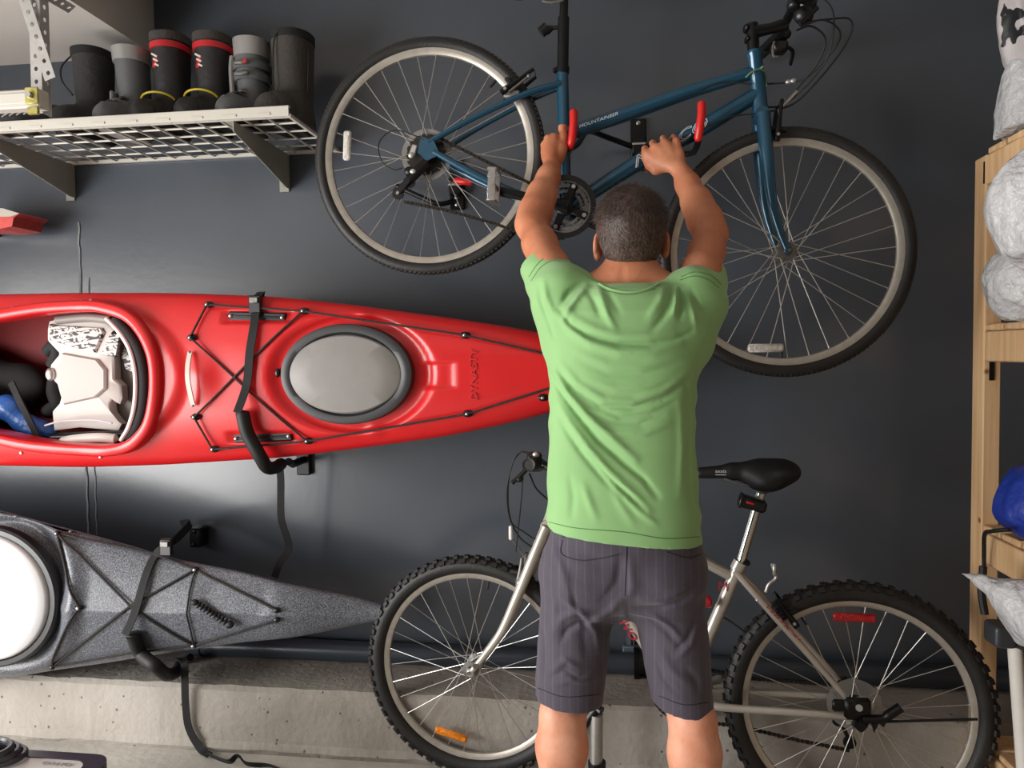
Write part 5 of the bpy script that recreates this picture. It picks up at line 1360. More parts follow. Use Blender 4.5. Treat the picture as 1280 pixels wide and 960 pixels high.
lpn = (Pm(752, 884)-Pm(668, 874)); rpn = (Pm(887, 890)-Pm(823, 876))
T.plane(Pm(710, 872), V((lpn.z, 0, -lpn.x)), lo=Pm(710, 881)-V((.13, .2, .2)), hi=Pm(710, 881)+V((.01, .2, .1)))
T.plane(Pm(855, 882), V((rpn.z, 0, -rpn.x)), lo=Pm(855, 890)-V((.0, .2, .2)), hi=Pm(855, 890)+V((.13, .2, .1)))
T.cone(LgB+V((0, 0, .09)), LgB-V((0, 0, .06)), .071, .074, k=.003, op='s'); T.cone(RgB+V((-.004, 0, .09)), RgB-V((.004, 0, .06)), .054, .054, k=.003, op='s')
T.cone(Pm(778, 700, -.15), Pm(779, 748, -.15), .008, .013, k=.03, op='s')
SF = [
    (pl((690, 690), (705, 720), (712, 760)), .010, .006), (pl((700, 745), (728, 770), (745, 800), (750, 830)), .008, .007), (pl((693, 800), (700, 780), (720, 768), (745, 772)), .009, .008), (pl((700, 812), (706, 796), (722, 784), (742, 784)), .006, -.008),
    (pl((778, 742), (765, 765), (742, 782), (728, 790)), .010, .009), (pl((786, 700), (790, 730), (780, 755)), .012, .007), (pl((776, 700), (770, 728), (752, 750)), .008, -.005),
    (pl((690, 845), (706, 832), (722, 842)), .007, .007), (pl((686, 858), (704, 846), (722, 856), (735, 850)), .005, -.006), (pl((690, 866), (712, 858), (738, 864)), .006, .005), (pl((676, 800), (680, 830), (678, 860)), .008, -.006),
    (pl((735, 775), (728, 800), (733, 832)), .010, -.005), (pl((716, 740), (722, 770), (730, 790)), .005, -.004),
    (pl((795, 762), (825, 760), (850, 752), (868, 742)), .009, -.011), (pl((800, 750), (830, 748), (855, 738)), .010, .006), (pl((815, 772), (840, 790), (855, 808)), .006, .006), (pl((812, 780), (835, 798), (850, 815)), .006, -.005),
    (pl((850, 830), (866, 815), (876, 795)), .007, .006), (pl((845, 822), (862, 806), (872, 785)), .005, -.005), (pl((826, 822), (842, 850), (862, 864)), .010, .005), (pl((860, 845), (872, 862), (878, 880)), .008, -.004), (pl((822, 838), (832, 862), (848, 878)), .006, -.004),
    (pl((784, 752), (790, 790), (805, 830)), .008, -.004), (pl((692, 760), (690, 790), (684, 812)), .008, .004),
]
def shorts_disp(p):
    q = p[:, [0, 2]]; out = .0022*vnoise(p, 45, 8)+.0015*vnoise(p, 110, 9); back = np.clip((YM+.01-p[:, 1])/.04, 0, 1)
    for poly, w, h in SF:
        lo_, hi_ = poly.min(0)-4*w, poly.max(0)+4*w; m = np.nonzero(((q > lo_) & (q < hi_)).all(1))[0]
        if not len(m): continue
        d, t = seg_d(q[m], poly); out[m] -= h*.85*np.exp(-(d/w)**2)*np.sin(np.clip(t*.9+.05, 0, 1)*PI)**.6*back[m]
    return out
lo = V((P(655, 800, YM).x, -1.0, .40)); hi = V((P(900, 800, YM).x, -.60, 1.0))
vs, fs = T.surf(lo, hi, .0038, shorts_disp)
shorts = np_obj('shorts', vs, fs, 'shorts', man, relax=1, label='dark purple-grey pinstriped knee-length shorts')
# surface-following lines: pocket seams, hem seams (project onto the mesh through a BVH)
from mathutils.bvhtree import BVHTree
def seam(o, pts, m, parent, r=.0012, nm='seam', off=.0006):
    L = ORG[o]; me = o.data; bv = BVHTree.FromPolygons([v.co+L for v in me.vertices], [tuple(p.vertices) for p in me.polygons])
    out = []
    for q in spline([V((x, y, 0)) for x, y in pts], 10):
        d = ray(q.x, q.y).normalized(); h = bv.ray_cast(CAM, d, 6)
        if h[0] is not None: out.append(h[0]-d*off)
    if len(out) > 2: b = MB(); b.tube(out, r, 5); return obj(nm, b, m, parent)
M['stitch_dark'] = mat('stitch_dark', (48, 44, 54), .9)
for pts in (((703, 675), (702, 692), (722, 700), (745, 699), (774, 693)), ((703, 671), (740, 674), (772, 674)), ((833, 690), (860, 697), (876, 693)), ((783, 672), (783, 700), (781, 745)), ((672, 860), (705, 871), (751, 868)), ((824, 870), (855, 881), (885, 878)), ((862, 676), (864, 700))):
    seam(shorts, pts, 'stitch_dark', shorts)
for pts in (((684, 652), (720, 660), (780, 665), (830, 673), (875, 671)), ((661, 346), (672, 330), (684, 321), (697, 321)), ((664, 351), (676, 334), (690, 326), (701, 327)), ((851, 346), (868, 340), (888, 344), (902, 356)), ((752, 362), (785, 368), (820, 361)), ((850, 350), (868, 345), (886, 350), (899, 360))):
    seam(shirt, pts, 'stitch', shirt, r=.0009)
cr_ = seam(shirt, ((749, 355), (757, 360), (770, 364), (786, 366), (802, 364), (815, 360), (824, 355)), 'shirt', shirt, r=.0042, nm='collar', off=-.001)
# ---- hair: close cap plus strands
H = SDF(); H.ell(Hc+RH @ V((0, -.016, .020)), (.082, .097, .088), RH, k=.02); H.ell(hp(0, -.042, -.035), (.062, .054, .060), RH, k=.03)
H.ell(hp(0, .085, -.06), (.09, .085, .085), RH, k=.01, op='s'); 
for sx in (-1, 1): H.ell(hp(sx*.088, .005, -.040), (.020, .032, .046), RH, k=.006, op='s')
H.plane(hp(0, -.06, -.082), RH @ V((0, .15, -1)), k=.01)
vs, fs = H.surf(Hc-V((.13, .15, .15)), Hc+V((.13, .15, .15)), .0035, lambda p: .0025*vnoise(p, 160, 11)+.002*vnoise(p, 60, 12))
def hair_mat():
    m = bpy.data.materials.new('hair'); m.use_nodes = True; nt = m.node_tree; N = nt.nodes; Lk = nt.links
    b = N['Principled BSDF']; b.inputs['Roughness'].default_value = .55
    tc = N.new('ShaderNodeTexCoord'); mp = N.new('ShaderNodeMapping'); mp.inputs['Scale'].default_value = (220, 220, 25); Lk.new(tc.outputs['Object'], mp.inputs['Vector'])
    n = N.new('ShaderNodeTexNoise'); n.inputs['Scale'].default_value = 1.0; n.inputs['Detail'].default_value = 4; Lk.new(mp.outputs['Vector'], n.inputs['Vector'])
    r = N.new('ShaderNodeValToRGB'); r.color_ramp.elements[0].position = .45; r.color_ramp.elements[1].position = .72
    r.color_ramp.elements[0].color = (*lin((58, 43, 37)), 1); r.color_ramp.elements[1].color = (*lin((96, 78, 68)), 1)
    Lk.new(n.outputs['Fac'], r.inputs['Fac']); Lk.new(r.outputs['Color'], b.inputs['Base Color']); return m
M['hair'] = hair_mat()
M['hair_dark'] = mat('hair_dark', (58, 44, 38), .5); M['hair_grey'] = mat('hair_grey', (112, 94, 84), .6)
hair = np_obj('hair', vs, fs, 'hair', man, relax=1, label='short dark brown hair greying at the neck')
VV = np.array(vs); idx = rng.choice(len(VV), min(9000, len(VV)), replace=False)
b = MB(); cen = np.array(Hc); crown = Hc+RH @ V((.01, -.04, .10))
for i in idx:
    p = V(VV[i]); n = (p-Hc).normalized(); 
    if (RH.transposed() @ (p-Hc)).y > .07: continue
    dn = (p-crown); dn = (dn-n*dn.dot(n)); dn = dn.normalized() if dn.length > 1e-4 else V((0, 0, -1))
    rv = V(rng.normal(size=3)); L = .014+.014*rng.random() if p.z > Hc.z+.02 else .006+.007*rng.random()
    d = (dn*1.2+n*.28+rv*(.30 if p.z > Hc.z+.02 else .14)).normalized(); s = n.cross(d).normalized()*.0006
    q = p-n*.001; e1 = q+d*L*.5+n*.001; e2 = q+(d-n*.12)*L
    zr = (p.z-Hc.z)/.1; b.cur = 1 if rng.random() < (.22-.2*zr if p.z < Hc.z+.03 else .03) else 0
    b.add([q-s, q+s, e1+s*.7, e1-s*.7, e2], [(0, 1, 2, 3), (3, 2, 4)])
hs = obj('hair_strands', b, ['hair_dark', 'hair_grey'], hair, smooth=False); hs['kind'] = 'stuff'
# brows and eyes on the face
for sx in (-1, 1):
    b = MB(); b.ell(hp(sx*.030, .078, .006), (.0115, .0115, .0115), nu=16, nv=12); ey = obj('eye', b, 'white_plastic', man); b = MB(); b.ell(hp(sx*.030, .0865, .008), (.005, .004, .005), nu=12, nv=8); obj('iris', b, 'black_plastic', ey)
# ------------------------------------------------------------------ wire shelf with boots, top left
M['shelf_white'] = mat('shelf_enamel', (196, 192, 182), .4)
M['bracket_grey'] = mat('bracket_grey', (150, 148, 138), .5, noise=.05)
ZS = P(392, 190, -.01).z
YFS = PZ(361, 144, ZS+.0).y
xr = (P(361, 144, YFS).x)
xl = XL+.06
sh = thing('wire_shelf', ((xr-.6), -.2, ZS), 'white wire grid wall shelf holding the row of boots', 'shelf')
b = MB(); th = .0045
b.box(((xl+xr)/2, YFS, ZS+.012), (xr-xl, .006, .030)); b.box(((xl+xr)/2, YFS+.006, ZS+.027), (xr-xl, .014, .004))
b.box(((xl+xr)/2, -.012, ZS), (xr-xl, .012, .012)); b.box((xr, YFS/2, ZS), (.010, abs(YFS), .010)); b.box(((xl+xr)/2, YFS+.012, ZS), (xr-xl, .008, .008))
x = xr-.05
while x > xl: b.box((x-.03, YFS-.004, ZS+.006), (.045, .003, .006)); x -= .108
obj('shelf_frame', b, 'shelf_white', sh, smooth=False)
b = MB(); x = xr-.075
while x > xl: b.tube([(x, YFS+.008, ZS), (x, -.01, ZS)], th*.75, 6); x -= .0765
for k in range(1, 5): y = YFS*k/5; b.tube([(xl, y, ZS+.003), (xr, y, ZS+.003)], th*.75, 6)
obj('wire_grid', b, 'shelf_white', sh)
for px_ in ((302, 158), (-6, 172)):
    xx = PZ(px_[0], px_[1], ZS-.004).x; y0_, y1_ = YFS+.012, -.004
    b = MB(); poly = [(xx, y0_, ZS-.004), (xx, y1_, ZS-.004), (xx, y1_, ZS-.125), (xx, y1_-.03, ZS-.125), (xx, y0_, ZS-.035)]
    b.prism(poly, (.003, 0, 0)); b.prism([(xx-.0, y1_, ZS-.004), (xx-.034, y1_, ZS-.004), (xx-.034, y1_, ZS-.135), (xx, y1_, ZS-.135)], (0, -.003, 0))
    b.box((xx-.012, (y0_+y1_)/2, ZS-.005), (.026, abs(y0_-y1_), .003))
    o = obj('shelf_bracket', b, 'bracket_grey', sh, smooth=False)
    for dz in (.05, .11): b = MB(); b.ell((xx-.018, -.009, ZS-dz), (.006, .003, .006), nu=10, nv=6); obj('screw', b, 'dull_alloy', o)

M['boot_black'] = mat('boot_black', (34, 33, 33), .55, bump=.2, bscale=60); M['boot_grey'] = mat('boot_grey', (92, 94, 96), .4, noise=.15, nscale=10)
M['boot_dark'] = mat('boot_dark_nylon', (44, 43, 43), .8, bump=.4, bscale=50); M['silver_cuff'] = mat('silver_cuff', (158, 156, 154), .35, metal=.4)
M['boot_brown'] = mat('boot_suede', (62, 58, 54), .9, bump=.3, bscale=80); M['yellow_trim'] = mat('yellow_trim', (214, 188, 40), .5); M['boot_red'] = mat('boot_red', (190, 30, 40), .5)
def boot(xpx, top, wpx, label, kind, Yc=-.25, group=None, lean=0):
    """boot standing on the shelf, toe toward the room and a little left"""
    zt = P(xpx, top, Yc).z; c = P(xpx, 120, Yc); w = abs(P(xpx+wpx/2, 120, Yc).x-c.x)*.90; z0 = ZS+.007; H = zt-z0
    r = thing('boot', (c.x, Yc, z0), label, 'boot', group)
    toe = V((c.x-.030, Yc-.105, z0+.048)); heel = V((c.x+.005, Yc+.045, z0+.035)); X = c.x
    S = SDF(); fw = w*.80
    S.chain([heel, V((X-.010, Yc-.03, z0+.062)), toe], [fw*.8, fw*1.10, fw*.98], k=.02); S.ell(toe+V((0, .03, .0)), (fw*.98, .055, .056), k=.02); S.plane((X, Yc, z0+.012), (0, 0, -1))
    S.column([z0+.03, z0+.10, z0+.17, zt], [X+.002, X, X+lean*.3, X+lean], [Yc+.015, Yc+.01, Yc+.005, Yc], [w*.82, w*.86, w*.92, w], [w*1.05, w*.98, w*1.05, w*1.15], e=2.2, k=.03)
    S.column([zt-.03, zt+.05], [X+lean]*2, [Yc]*2, [w*.82]*2, [w*.97]*2, e=2.2, k=.004, op='s')
    vs, fs = S.surf(toe-V((.08, .10, .04)), V((X+.11, Yc+.14, zt+.02)), .005, lambda p: .0018*vnoise(p, 70, 3))
    ub = np_obj('upper', vs, fs, {'black': 'boot_black', 'red': 'boot_black', 'silver': 'boot_grey', 'buckle': 'boot_grey', 'soft': 'boot_dark', 'big': 'boot_brown'}[kind], r)
    b = MB(); n = 26; pts = []
    for k in range(n):
        a = 2*PI*k/n; t = (math.sin(a)+1)/2; cc = toe.lerp(heel, t) ; pts.append((cc.x+math.cos(a)*fw*.86, cc.y+math.sin(a)*fw*.75, z0))
    b.prism(pts, (0, 0, .016)); obj('sole', b, 'black_rubber' if kind != 'silver' else 'hatch_grey', r)
    def band(z, h, m, nm, ext=.004, parent=ub, half=False, tilt=0.0):
        b = MB(); vs = []; N = 32
        for (e_, zz) in ((ext-.006, z-h/2), (ext, z-h/2), (ext, z+h/2), (ext-.006, z+h/2)):
            zk = [z0+.03, z0+.10, z0+.17, zt]; kx, ky, cx_, cy_ = (float(np.interp(zz, zk, q)) for q in ([.82, .86, .92, 1], [1.05, .98, 1.05, 1.15], [.002, 0, lean*.3, lean], [.015, .01, .005, 0]))
            for k in range(N):
                a = 2*PI*k/N; ca, sa = math.cos(a), math.sin(a); g = 1/((abs(ca)/(w*kx))**2.2+(abs(sa)/(w*ky))**2.2)**(1/2.2)
                vs.append((X+cx_+ca*(g+e_), Yc+cy_+sa*(g+e_), zz))
        fs = [(i*N+k, i*N+(k+1) % N, ((i+1) % 4)*N+(k+1) % N, ((i+1) % 4)*N+k) for i in range(4) for k in range(N)]; b.add(vs, fs); return obj(nm, b, m, parent)
    fy = Yc-w*1.0; fl_y = Yc-w*1.06*.93
    if kind in ('red',):
        band(zt-.012, .026, 'boot_brown', 'cuff', .004); band(zt-.040, .018, 'boot_red', 'cuff_band', .005)
        for sgn in (-1,):
            b = MB(); 
            for k in range(3): b.box((X-w*.40+.004*k, fl_y-.001, zt-.075-.016*k), (.022-.003*k, .004, .006), Matrix.Rotation(.5, 3, 'Y'))
            lb = obj('label_patch', b, 'white_plastic', ub); b = MB(); b.box((X-w*.36, fl_y, zt-.095), (.012, .004, .040), Matrix.Rotation(.25, 3, 'Y')); obj('side_patch', b, 'boot_red', lb)
        b = MB(); arc = [V((X-.02+math.cos(t)*w*1.0, Yc-.045-math.sin(t)*.035, z0+.112+math.sin(t)*.020)) for t in np.linspace(0.1, PI-.1, 14)]; b.tube(arc, .0035, 8); obj('toe_trim', b, 'yellow_trim', ub)
        b = MB(); b.ell(toe+V((0, -.0, .002)), (fw*1.0, fw*1.1, .050)); obj('toe_cap', b, 'boot_black', ub)
    if kind == 'silver':
        band(zt-.022, .044, 'silver_cuff', 'cuff', .006); 
        b = MB(); b.box((X-w*1.0, Yc-w*.5, z0+.135), (.012, .05, .034), bev=.005); b.box((X-w*1.0, Yc-w*.5, z0+.092), (.012, .05, .026), bev=.005); bk = obj('buckle', b, 'silver_cuff', ub)
        b = MB(); b.box((X-w*1.05, Yc-w*.6, z0+.14), (.012, .03, .02), bev=.004); obj('buckle_tab', b, 'boot_red', bk)
        for k in range(4): b = MB(); q = toe.lerp(V((X, Yc-.03, z0+.09)), .15+.27*k); b.tube(spline([q+V((-fw*.95, .01, .005)), q+V((-.01, -.02, .035)), q+V((fw*.95, .01, .005))], 5), .006, 8); obj('ladder_strap', b, 'black_plastic' if k % 2 else 'dull_alloy', ub)
    if kind == 'buckle':
        band(zt-.026, .055, 'silver_cuff', 'cuff', .004)
        for z, tl in ((zt-.085, .004), (zt-.120, .004)):
            o = band(z, .022, 'boot_grey', 'strap', .009, tilt=.004); b = MB(); b.box((X-.004, fy-.016, z), (.05, .012, .014), bev=.004); o2 = obj('buckle', b, 'dull_alloy', o)
            if z > zt-.1: b = MB(); b.box((X+.012, fy-.023, z), (.012, .004, .012), bev=.001); obj('buckle_tab', b, 'boot_red', o2)
        for k in range(4): b = MB(); q = toe.lerp(V((X, Yc-.03, z0+.09)), .1+.28*k); b.tube(spline([q+V((-fw*.95, .01, .005)), q+V((-.01, -.02, .035)), q+V((fw*.95, .01, .005))], 5), .0065, 8); obj('ladder_strap', b, 'dull_alloy' if k % 2 else 'black_plastic', ub)
        b = MB(); b.tube(spline([(X-w*1.02, Yc-.03, zt-.05), (X-w*1.1, Yc-.03, zt-.10), (X-w*.98, Yc-.03, z0+.06)], 6), .008, 8); obj('spine_bar', b, 'silver_cuff', ub)
    if kind in ('soft', 'big'):
        b = MB(); b.box((X-w*.55, Yc-.0, zt+.006), (.020, .014, .036), Matrix.Rotation(.15, 3, 'Y'), .003); obj('pull_loop', b, 'black_fabric', ub)
        b = MB()
        if kind == 'soft': b.tube(spline([(X-w*.9, Yc-.02, zt-.005), (X-w*1.55, Yc-.03, zt-.05), (X-w*1.45, Yc-.04, zt-.10), (X-w*.7, Yc-.05, zt-.155)], 8), .003, 7)
        else: b.tube(spline([(X-w*.1, fy-.010, zt-.002), (X-w*.45, fy-.010, zt-.05), (X-w*.55, fy-.006, z0+.09)], 8), .0025, 7); b.tube(spline([(X+w*.85, Yc-.02, zt-.002), (X+w*.98, Yc-.03, zt-.08), (X+w*.9, Yc-.03, z0+.1)], 8), .0025, 7)
        obj('lace_cord', b, 'black_rubber', ub)
        if kind == 'big': b = MB(); b.ell(toe+V((.012, .03, .008)), (fw*1.12, fw*1.3, .058)); obj('toe_cap', b, 'boot_brown', ub)
        band(zt-.012, .024, 'black_fabric', 'cuff', .003)
    return r
boot(118, 66, 46, 'soft black boot with loose side cord, leftmost tall boot on the shelf', 'soft', Yc=-.21)
boot(168, 64, 40, 'grey boot with silver cuff and side buckles between two black boots', 'silver', Yc=-.23, lean=-.006)
boot(215, 48, 45, 'black boot with red band and yellow trim beside the silver-cuffed grey boot', 'red', Yc=-.215, group='red-banded black boots on the shelf')
boot(268, 48, 45, 'black boot with red band and yellow trim beside the two-buckle grey boot', 'red', Yc=-.215, group='red-banded black boots on the shelf')
boot(316, 54, 42, 'grey boot with two buckled straps and silver cuff on the shelf', 'buckle', Yc=-.23)
boot(367, 46, 54, 'large dark suede boot at the right end of the shelf', 'big', Yc=-.205)
S = SDF(); q = P(30, 140, -.32); S.chain([P(-40, 142, -.30), q, P(72, 132, -.27)], [.04, .036, .032], k=.02); S.ell(P(70, 130, -.24), (.035, .05, .04), k=.02); S.ell(P(20, 138, -.36), (.09, .05, .03), k=.02)
vs, fs = S.surf(P(-60, 160, -.4)-V((.06, .06, .1)), P(100, 100, -.2)+V((.02, .06, .05)), .006, lambda p: .004*vnoise(p, 60, 1)); vs = vs-np.array([0, 0, vs[:, 2].min()-ZS-.004])
fl = np_obj('shoe', vs, fs, 'boot_dark'); tag(fl, 'low black shoe lying at the left end of the boot shelf', 'shoe')
b = MB()
for k in range(4): q = P(8+k*9, 146-k, -.415); b.tube([q+V((-.012, -.004, 0)), q+V((.012, -.004, .012))], .003, 6)
obj('laces', b, 'dull_alloy', fl)

# ------------------------------------------------------------------ overhead slotted-angle rack
M['galv'] = mat('galvanised_angle', (182, 181, 178), .42, metal=.55, noise=.1, nscale=30)
def perforated(mb, a, c, w, t, nrm, pitch=.036, hr=.0058, k=10):
    a, c = V(a), V(c); L = (c-a).length; x = (c-a)/L; nrm = V(nrm).normalized(); y = nrm.cross(x).normalized(); nrm = x.cross(y); n = max(1, round(L/pitch)); p = L/n
    for i in range(n):
        ce = a+x*(p*(i+.5)); sq = []; ci = []
        for j in range(4*k//4*1 if False else 12):
            an = 2*PI*(j+.5)/12; u, v = math.cos(an), math.sin(an); m = max(abs(u), abs(v)); sq.append(ce+x*(u/m*p/2)+y*(v/m*w/2)); ci.append(ce+x*u*hr*1.15+y*v*hr)
        N = 12; vs = [q+nrm*t/2 for q in sq]+[q+nrm*t/2 for q in ci]+[q-nrm*t/2 for q in ci]+[q-nrm*t/2 for q in sq]; fs = []
        for j in range(N):
            j2 = (j+1) % N; fs += [(j, j2, N+j2, N+j), (N+j, N+j2, 2*N+j2, 2*N+j), (2*N+j, 2*N+j2, 3*N+j2, 3*N+j), (3*N+j, 3*N+j2, j2, j)]
        mb.add(vs, fs)
YK_ = -.62
rk = thing('overhead_rack', (P(48, 120, YK_).x, YK_, P(48, 140, YK_).z), 'slotted steel angle hanger with white crossbeam hanging from ceiling at left', 'storage rack')
b = MB(); pb, pt_ = P(47, 142, YK_), P(50, 0, YK_); pt_ = V((pb.x+.002, YK_, ZC)); perforated(b, pb, pt_, .034, .002, (0, -1, 0)); q0, q1 = pb+V((.017, .017, 0)), pt_+V((.017, .017, 0)); perforated(b, q0, q1, .034, .002, (1, 0, 0)); obj('upright', b, 'galv', rk, smooth=False)
b = MB(); d0, d1 = P(63, 99, YK_-.012), P(28, -8, YK_-.012); d1 = d0+(d1-d0)*((zs-d0.z)/(d1.z-d0.z)) if zs > d0.z else d1; perforated(b, d0, d1, .034, .002, (0, -1, 0)); obj('diagonal_brace', b, 'galv', rk, smooth=False)
b = MB(); e0, e1 = P(90, 12, YK_+.14), P(56, -8, YK_-.0); perforated(b, e0, e1, .030, .002, (.5, -.6, -.6)); obj('cross_brace', b, 'galv', rk, smooth=False)
zb = P(30, 127, YK_-.02).z; xb = P(57, 127, YK_-.02).x
b = MB(); b.box(((xb-1.2), YK_-.024, zb), (2.4, .040, .052), bev=.004); b.box(((xb-1.2), YK_-.046, zb), (2.4, .006, .030), bev=.002); obj('crossbeam', b, 'shelf_white', rk, smooth=False)
b = MB(); b.box((xb-.018, YK_-.050, zb+.004), (.040, .006, .046), bev=.002); b.box((xb-.018, YK_-.045, zb-.036), (.03, .01, .02)); pl_ = obj('end_plate', b, mat('zinc_yellow', (168, 160, 90), .4, metal=.5, noise=.4, nscale=60), rk, label='yellow zinc bolt plate')
b = MB(); b.cyl((xb-.020, YK_-.053, zb+.004), (xb-.020, YK_-.064, zb+.004), .009, 6); obj('bolt', b, 'steel', pl_)

# ------------------------------------------------------------------ red thing at the left edge
yq = -.20
b = MB(); pts = [P(-60, 262, yq), P(0, 261, yq), P(12, 263, yq), P(24, 267, yq), P(17, 272, yq), P(15, 283, yq), P(0, 286, yq), P(-60, 285, yq)]
b.prism(pts, (0, .14, 0)); q = obj('wall_box', b, mat('red_box', (190, 62, 54), .5, noise=.15, nscale=40), smooth=False)
tag(q, 'small red box on wall at left edge between shelf and red kayak', 'box')
b = MB(); b.prism([P(-60, 260, yq-.002), P(4, 260.5, yq-.002), P(25, 267, yq-.002), P(14, 271, yq-.002), P(-60, 271, yq-.002)], (0, -.003, 0)); obj('pale_flap', b, mat('flap_grey', (170, 162, 150), .5), q)
b = MB(); b.box((P(-20, 288, 0).x, -.05, P(0, 289, -.1).z), (.14, .10, .008)); obj('ledge_bracket', b, 'black_metal', q)

# ------------------------------------------------------------------ wooden shelving at the right
def wood():
    m = bpy.data.materials.new('pine_lumber'); m.use_nodes = True; nt = m.node_tree; N = nt.nodes; Lk = nt.links
    b = N['Principled BSDF']; b.inputs['Roughness'].default_value = .65
    tc = N.new('ShaderNodeTexCoord'); mp = N.new('ShaderNodeMapping'); mp.inputs['Scale'].default_value = (60, 60, 3); Lk.new(tc.outputs['Object'], mp.inputs['Vector'])
    n = N.new('ShaderNodeTexNoise'); n.inputs['Scale'].default_value = 1.0; n.inputs['Detail'].default_value = 5; Lk.new(mp.outputs['Vector'], n.inputs['Vector'])
    r = N.new('ShaderNodeValToRGB'); r.color_ramp.elements[0].position = .35; r.color_ramp.elements[1].position = .7
    r.color_ramp.elements[0].color = (*lin((206, 164, 118)), 1); r.color_ramp.elements[1].color = (*lin((228, 192, 148)), 1); Lk.new(n.outputs['Fac'], r.inputs['Fac'])
    v = N.new('ShaderNodeTexVoronoi'); v.inputs['Scale'].default_value = 9; Lk.new(tc.outputs['Object'], v.inputs['Vector'])
    rp = N.new('ShaderNodeValToRGB'); rp.color_ramp.elements[0].position = .05; rp.color_ramp.elements[1].position = .10; rp.color_ramp.elements[0].color = (.2, .1, .05, 1); rp.color_ramp.elements[1].color = (1, 1, 1, 1); Lk.new(v.outputs['Distance'], rp.inputs['Fac'])
    mx = N.new('ShaderNodeMix'); mx.data_type = 'RGBA'; mx.blend_type = 'MULTIPLY'; mx.inputs[0].default_value = .9; Lk.new(r.outputs['Color'], mx.inputs[6]); Lk.new(rp.outputs['Color'], mx.inputs[7]); Lk.new(mx.outputs[2], b.inputs['Base Color'])
    return m
M['pine'] = wood()
YP = -.36
pc = P(1229, 500, YP); PXL = P(1217, 500, YP+.085).x; PXL = pc.x
pw = abs(P(1251, 500, YP).x-pc.x)
ws = thing('storage_shelving', (PXL+.3, -.8, 0), 'open pine lumber shelving unit at the right edge', 'shelving')
ztop = P(1229, 193, YP).z
def lum(a, c): 
    b = MB(); a, c = V(a), V(c); b.box((a+c)/2, (abs(c.x-a.x), abs(c.y-a.y), abs(c.z-a.z)), bev=.003); return b
x0, x1, x2 = PXL, PXL+pw, PXL+.75
yN = -1.55
zl_ = ZL+.004
obj('post', lum((x0, YP, 0.0 if YP < YL-.0 else zl_), (x1, YP+.068, ztop)), 'pine', ws)
obj('post', lum((x2-pw, YP, 0.0), (x2, YP+.068, ztop)), 'pine', ws)
obj('post', lum((x0, yN, 0), (x1, yN+.068, ztop)), 'pine', ws)
obj('post', lum((x2-pw, yN, 0), (x2, yN+.068, ztop)), 'pine', ws)
levels = []
for (pyt, pyb) in ((194, 232), (414, 452), (664, 702), (926, 975)):
    za, zb_ = P(1229, pyt, YP).z, P(1229, pyb, YP).z; levels.append(za)
    for xx in (x0, x2-.038): obj('rail', lum((xx, yN+.07, zb_), (xx+.038, YP-.001, za)), 'pine', ws)
    for k, yy in enumerate(np.arange(yN+.05, YP-.02, .105)): 
        obj('shelf_board', lum((x0+.004, yy, za+.001), (x2, yy+.09, za+.019)), 'pine', ws)
for z in (P(1229, 215, YP).z, P(1229, 462, YP).z):
    b = MB(); b.box((x0+.004 if z > 1.5 else x0+.02, YP+.010 if z > 1.5 else YP-.002, z), (.004, .03, .07) if False else (.012, .006, .06)); obj('corner_plate', b, 'black_metal', ws)
# bags
def blob(name, parts, m, label, cat, h=.007, amp=.01, sc_=30, seed=1, k=.02, cut=None):
    S = SDF()
    for c, r in parts: S.ell(c, r, k=k)
    if cut is not None: S.plane((0, 0, cut), (0, 0, -1))
    lo = np.min([np.array(c)-np.array(r) for c, r in parts], 0)-.03; hi = np.max([np.array(c)+np.array(r) for c, r in parts], 0)+.03
    vs, fs = S.surf(lo, hi, h, lambda p: amp*(1.2*vnoise(p, sc_, seed)+2.6*np.abs(vnoise(p*[1, 1, .30], sc_*2.2, seed+1))+.5*np.abs(vnoise(p, sc_*5, seed+2))-.4))
    o = np_obj(name, vs, fs, m); tag(o, label, cat); return o
M['bag_white'] = mat('bag_white', (186, 186, 188), .3, noise=.08, nscale=10, bump=1.0, bscale=28, bdist=.02, spec=.5)
M['bag_blue'] = mat('bag_blue', (22, 48, 140), .5, bump=.5, bscale=40)
z1, z2, z3 = levels[1]+.022, levels[2]+.022, levels[0]+.022
yB = -.50
def PB(x, y): return P(x, y, yB)
blob('plastic_bag', [(P(1300, 255, -.80), (.10, .10, .13)), (P(1310, 292, -.82), (.09, .1, .08))], 'bag_white', 'crumpled white plastic bag behind and above another on middle shelf', 'bag', seed=3)
c = P(1300, 352, -.62); blob('plastic_bag', [(c, (.125, .12, .12)), (c+V((.02, 0, .08)), (.08, .08, .09))], 'bag_white', 'bulging white plastic bag resting on the middle pine shelf', 'bag', seed=5, cut=z1)
M['bag_print'] = mat('bag_print', (176, 170, 170), .5, rgb2=(24, 24, 26), nscale=24, ramp=(.555, .57), detail=1.0, bump=.3, bscale=30)
c = PB(1292, 50); blob('printed_bag', [(c+V((0, 0, .04)), (.080, .09, .15)), (PB(1294, 60), (.07, .08, .09))], 'bag_print', 'white bag with black scribble print on top of shelving', 'bag', seed=8)
c = PB(1285, 110); blob('tote_bag', [(PB(1272, 110), (.028, .05, .075)), (PB(1300, 130), (.10, .09, .10)), (PB(1282, 158), (.045, .07, .05)), (PB(1300, 175), (.10, .09, .10))], 'bag_white', 'pale bag under the printed bag on top of the shelving', 'bag', seed=9, cut=z3)
c = P(1306, 634, -.60); blob('blue_bag', [(c, (.10, .12, .088)), (P(1264, 645, -.60), (.028, .04, .014)), (c+V((-.02, 0, .05)), (.06, .08, .06))], 'bag_blue', 'deep blue bundled bag on the lower pine shelf', 'bag', seed=4, amp=.007, cut=z2)
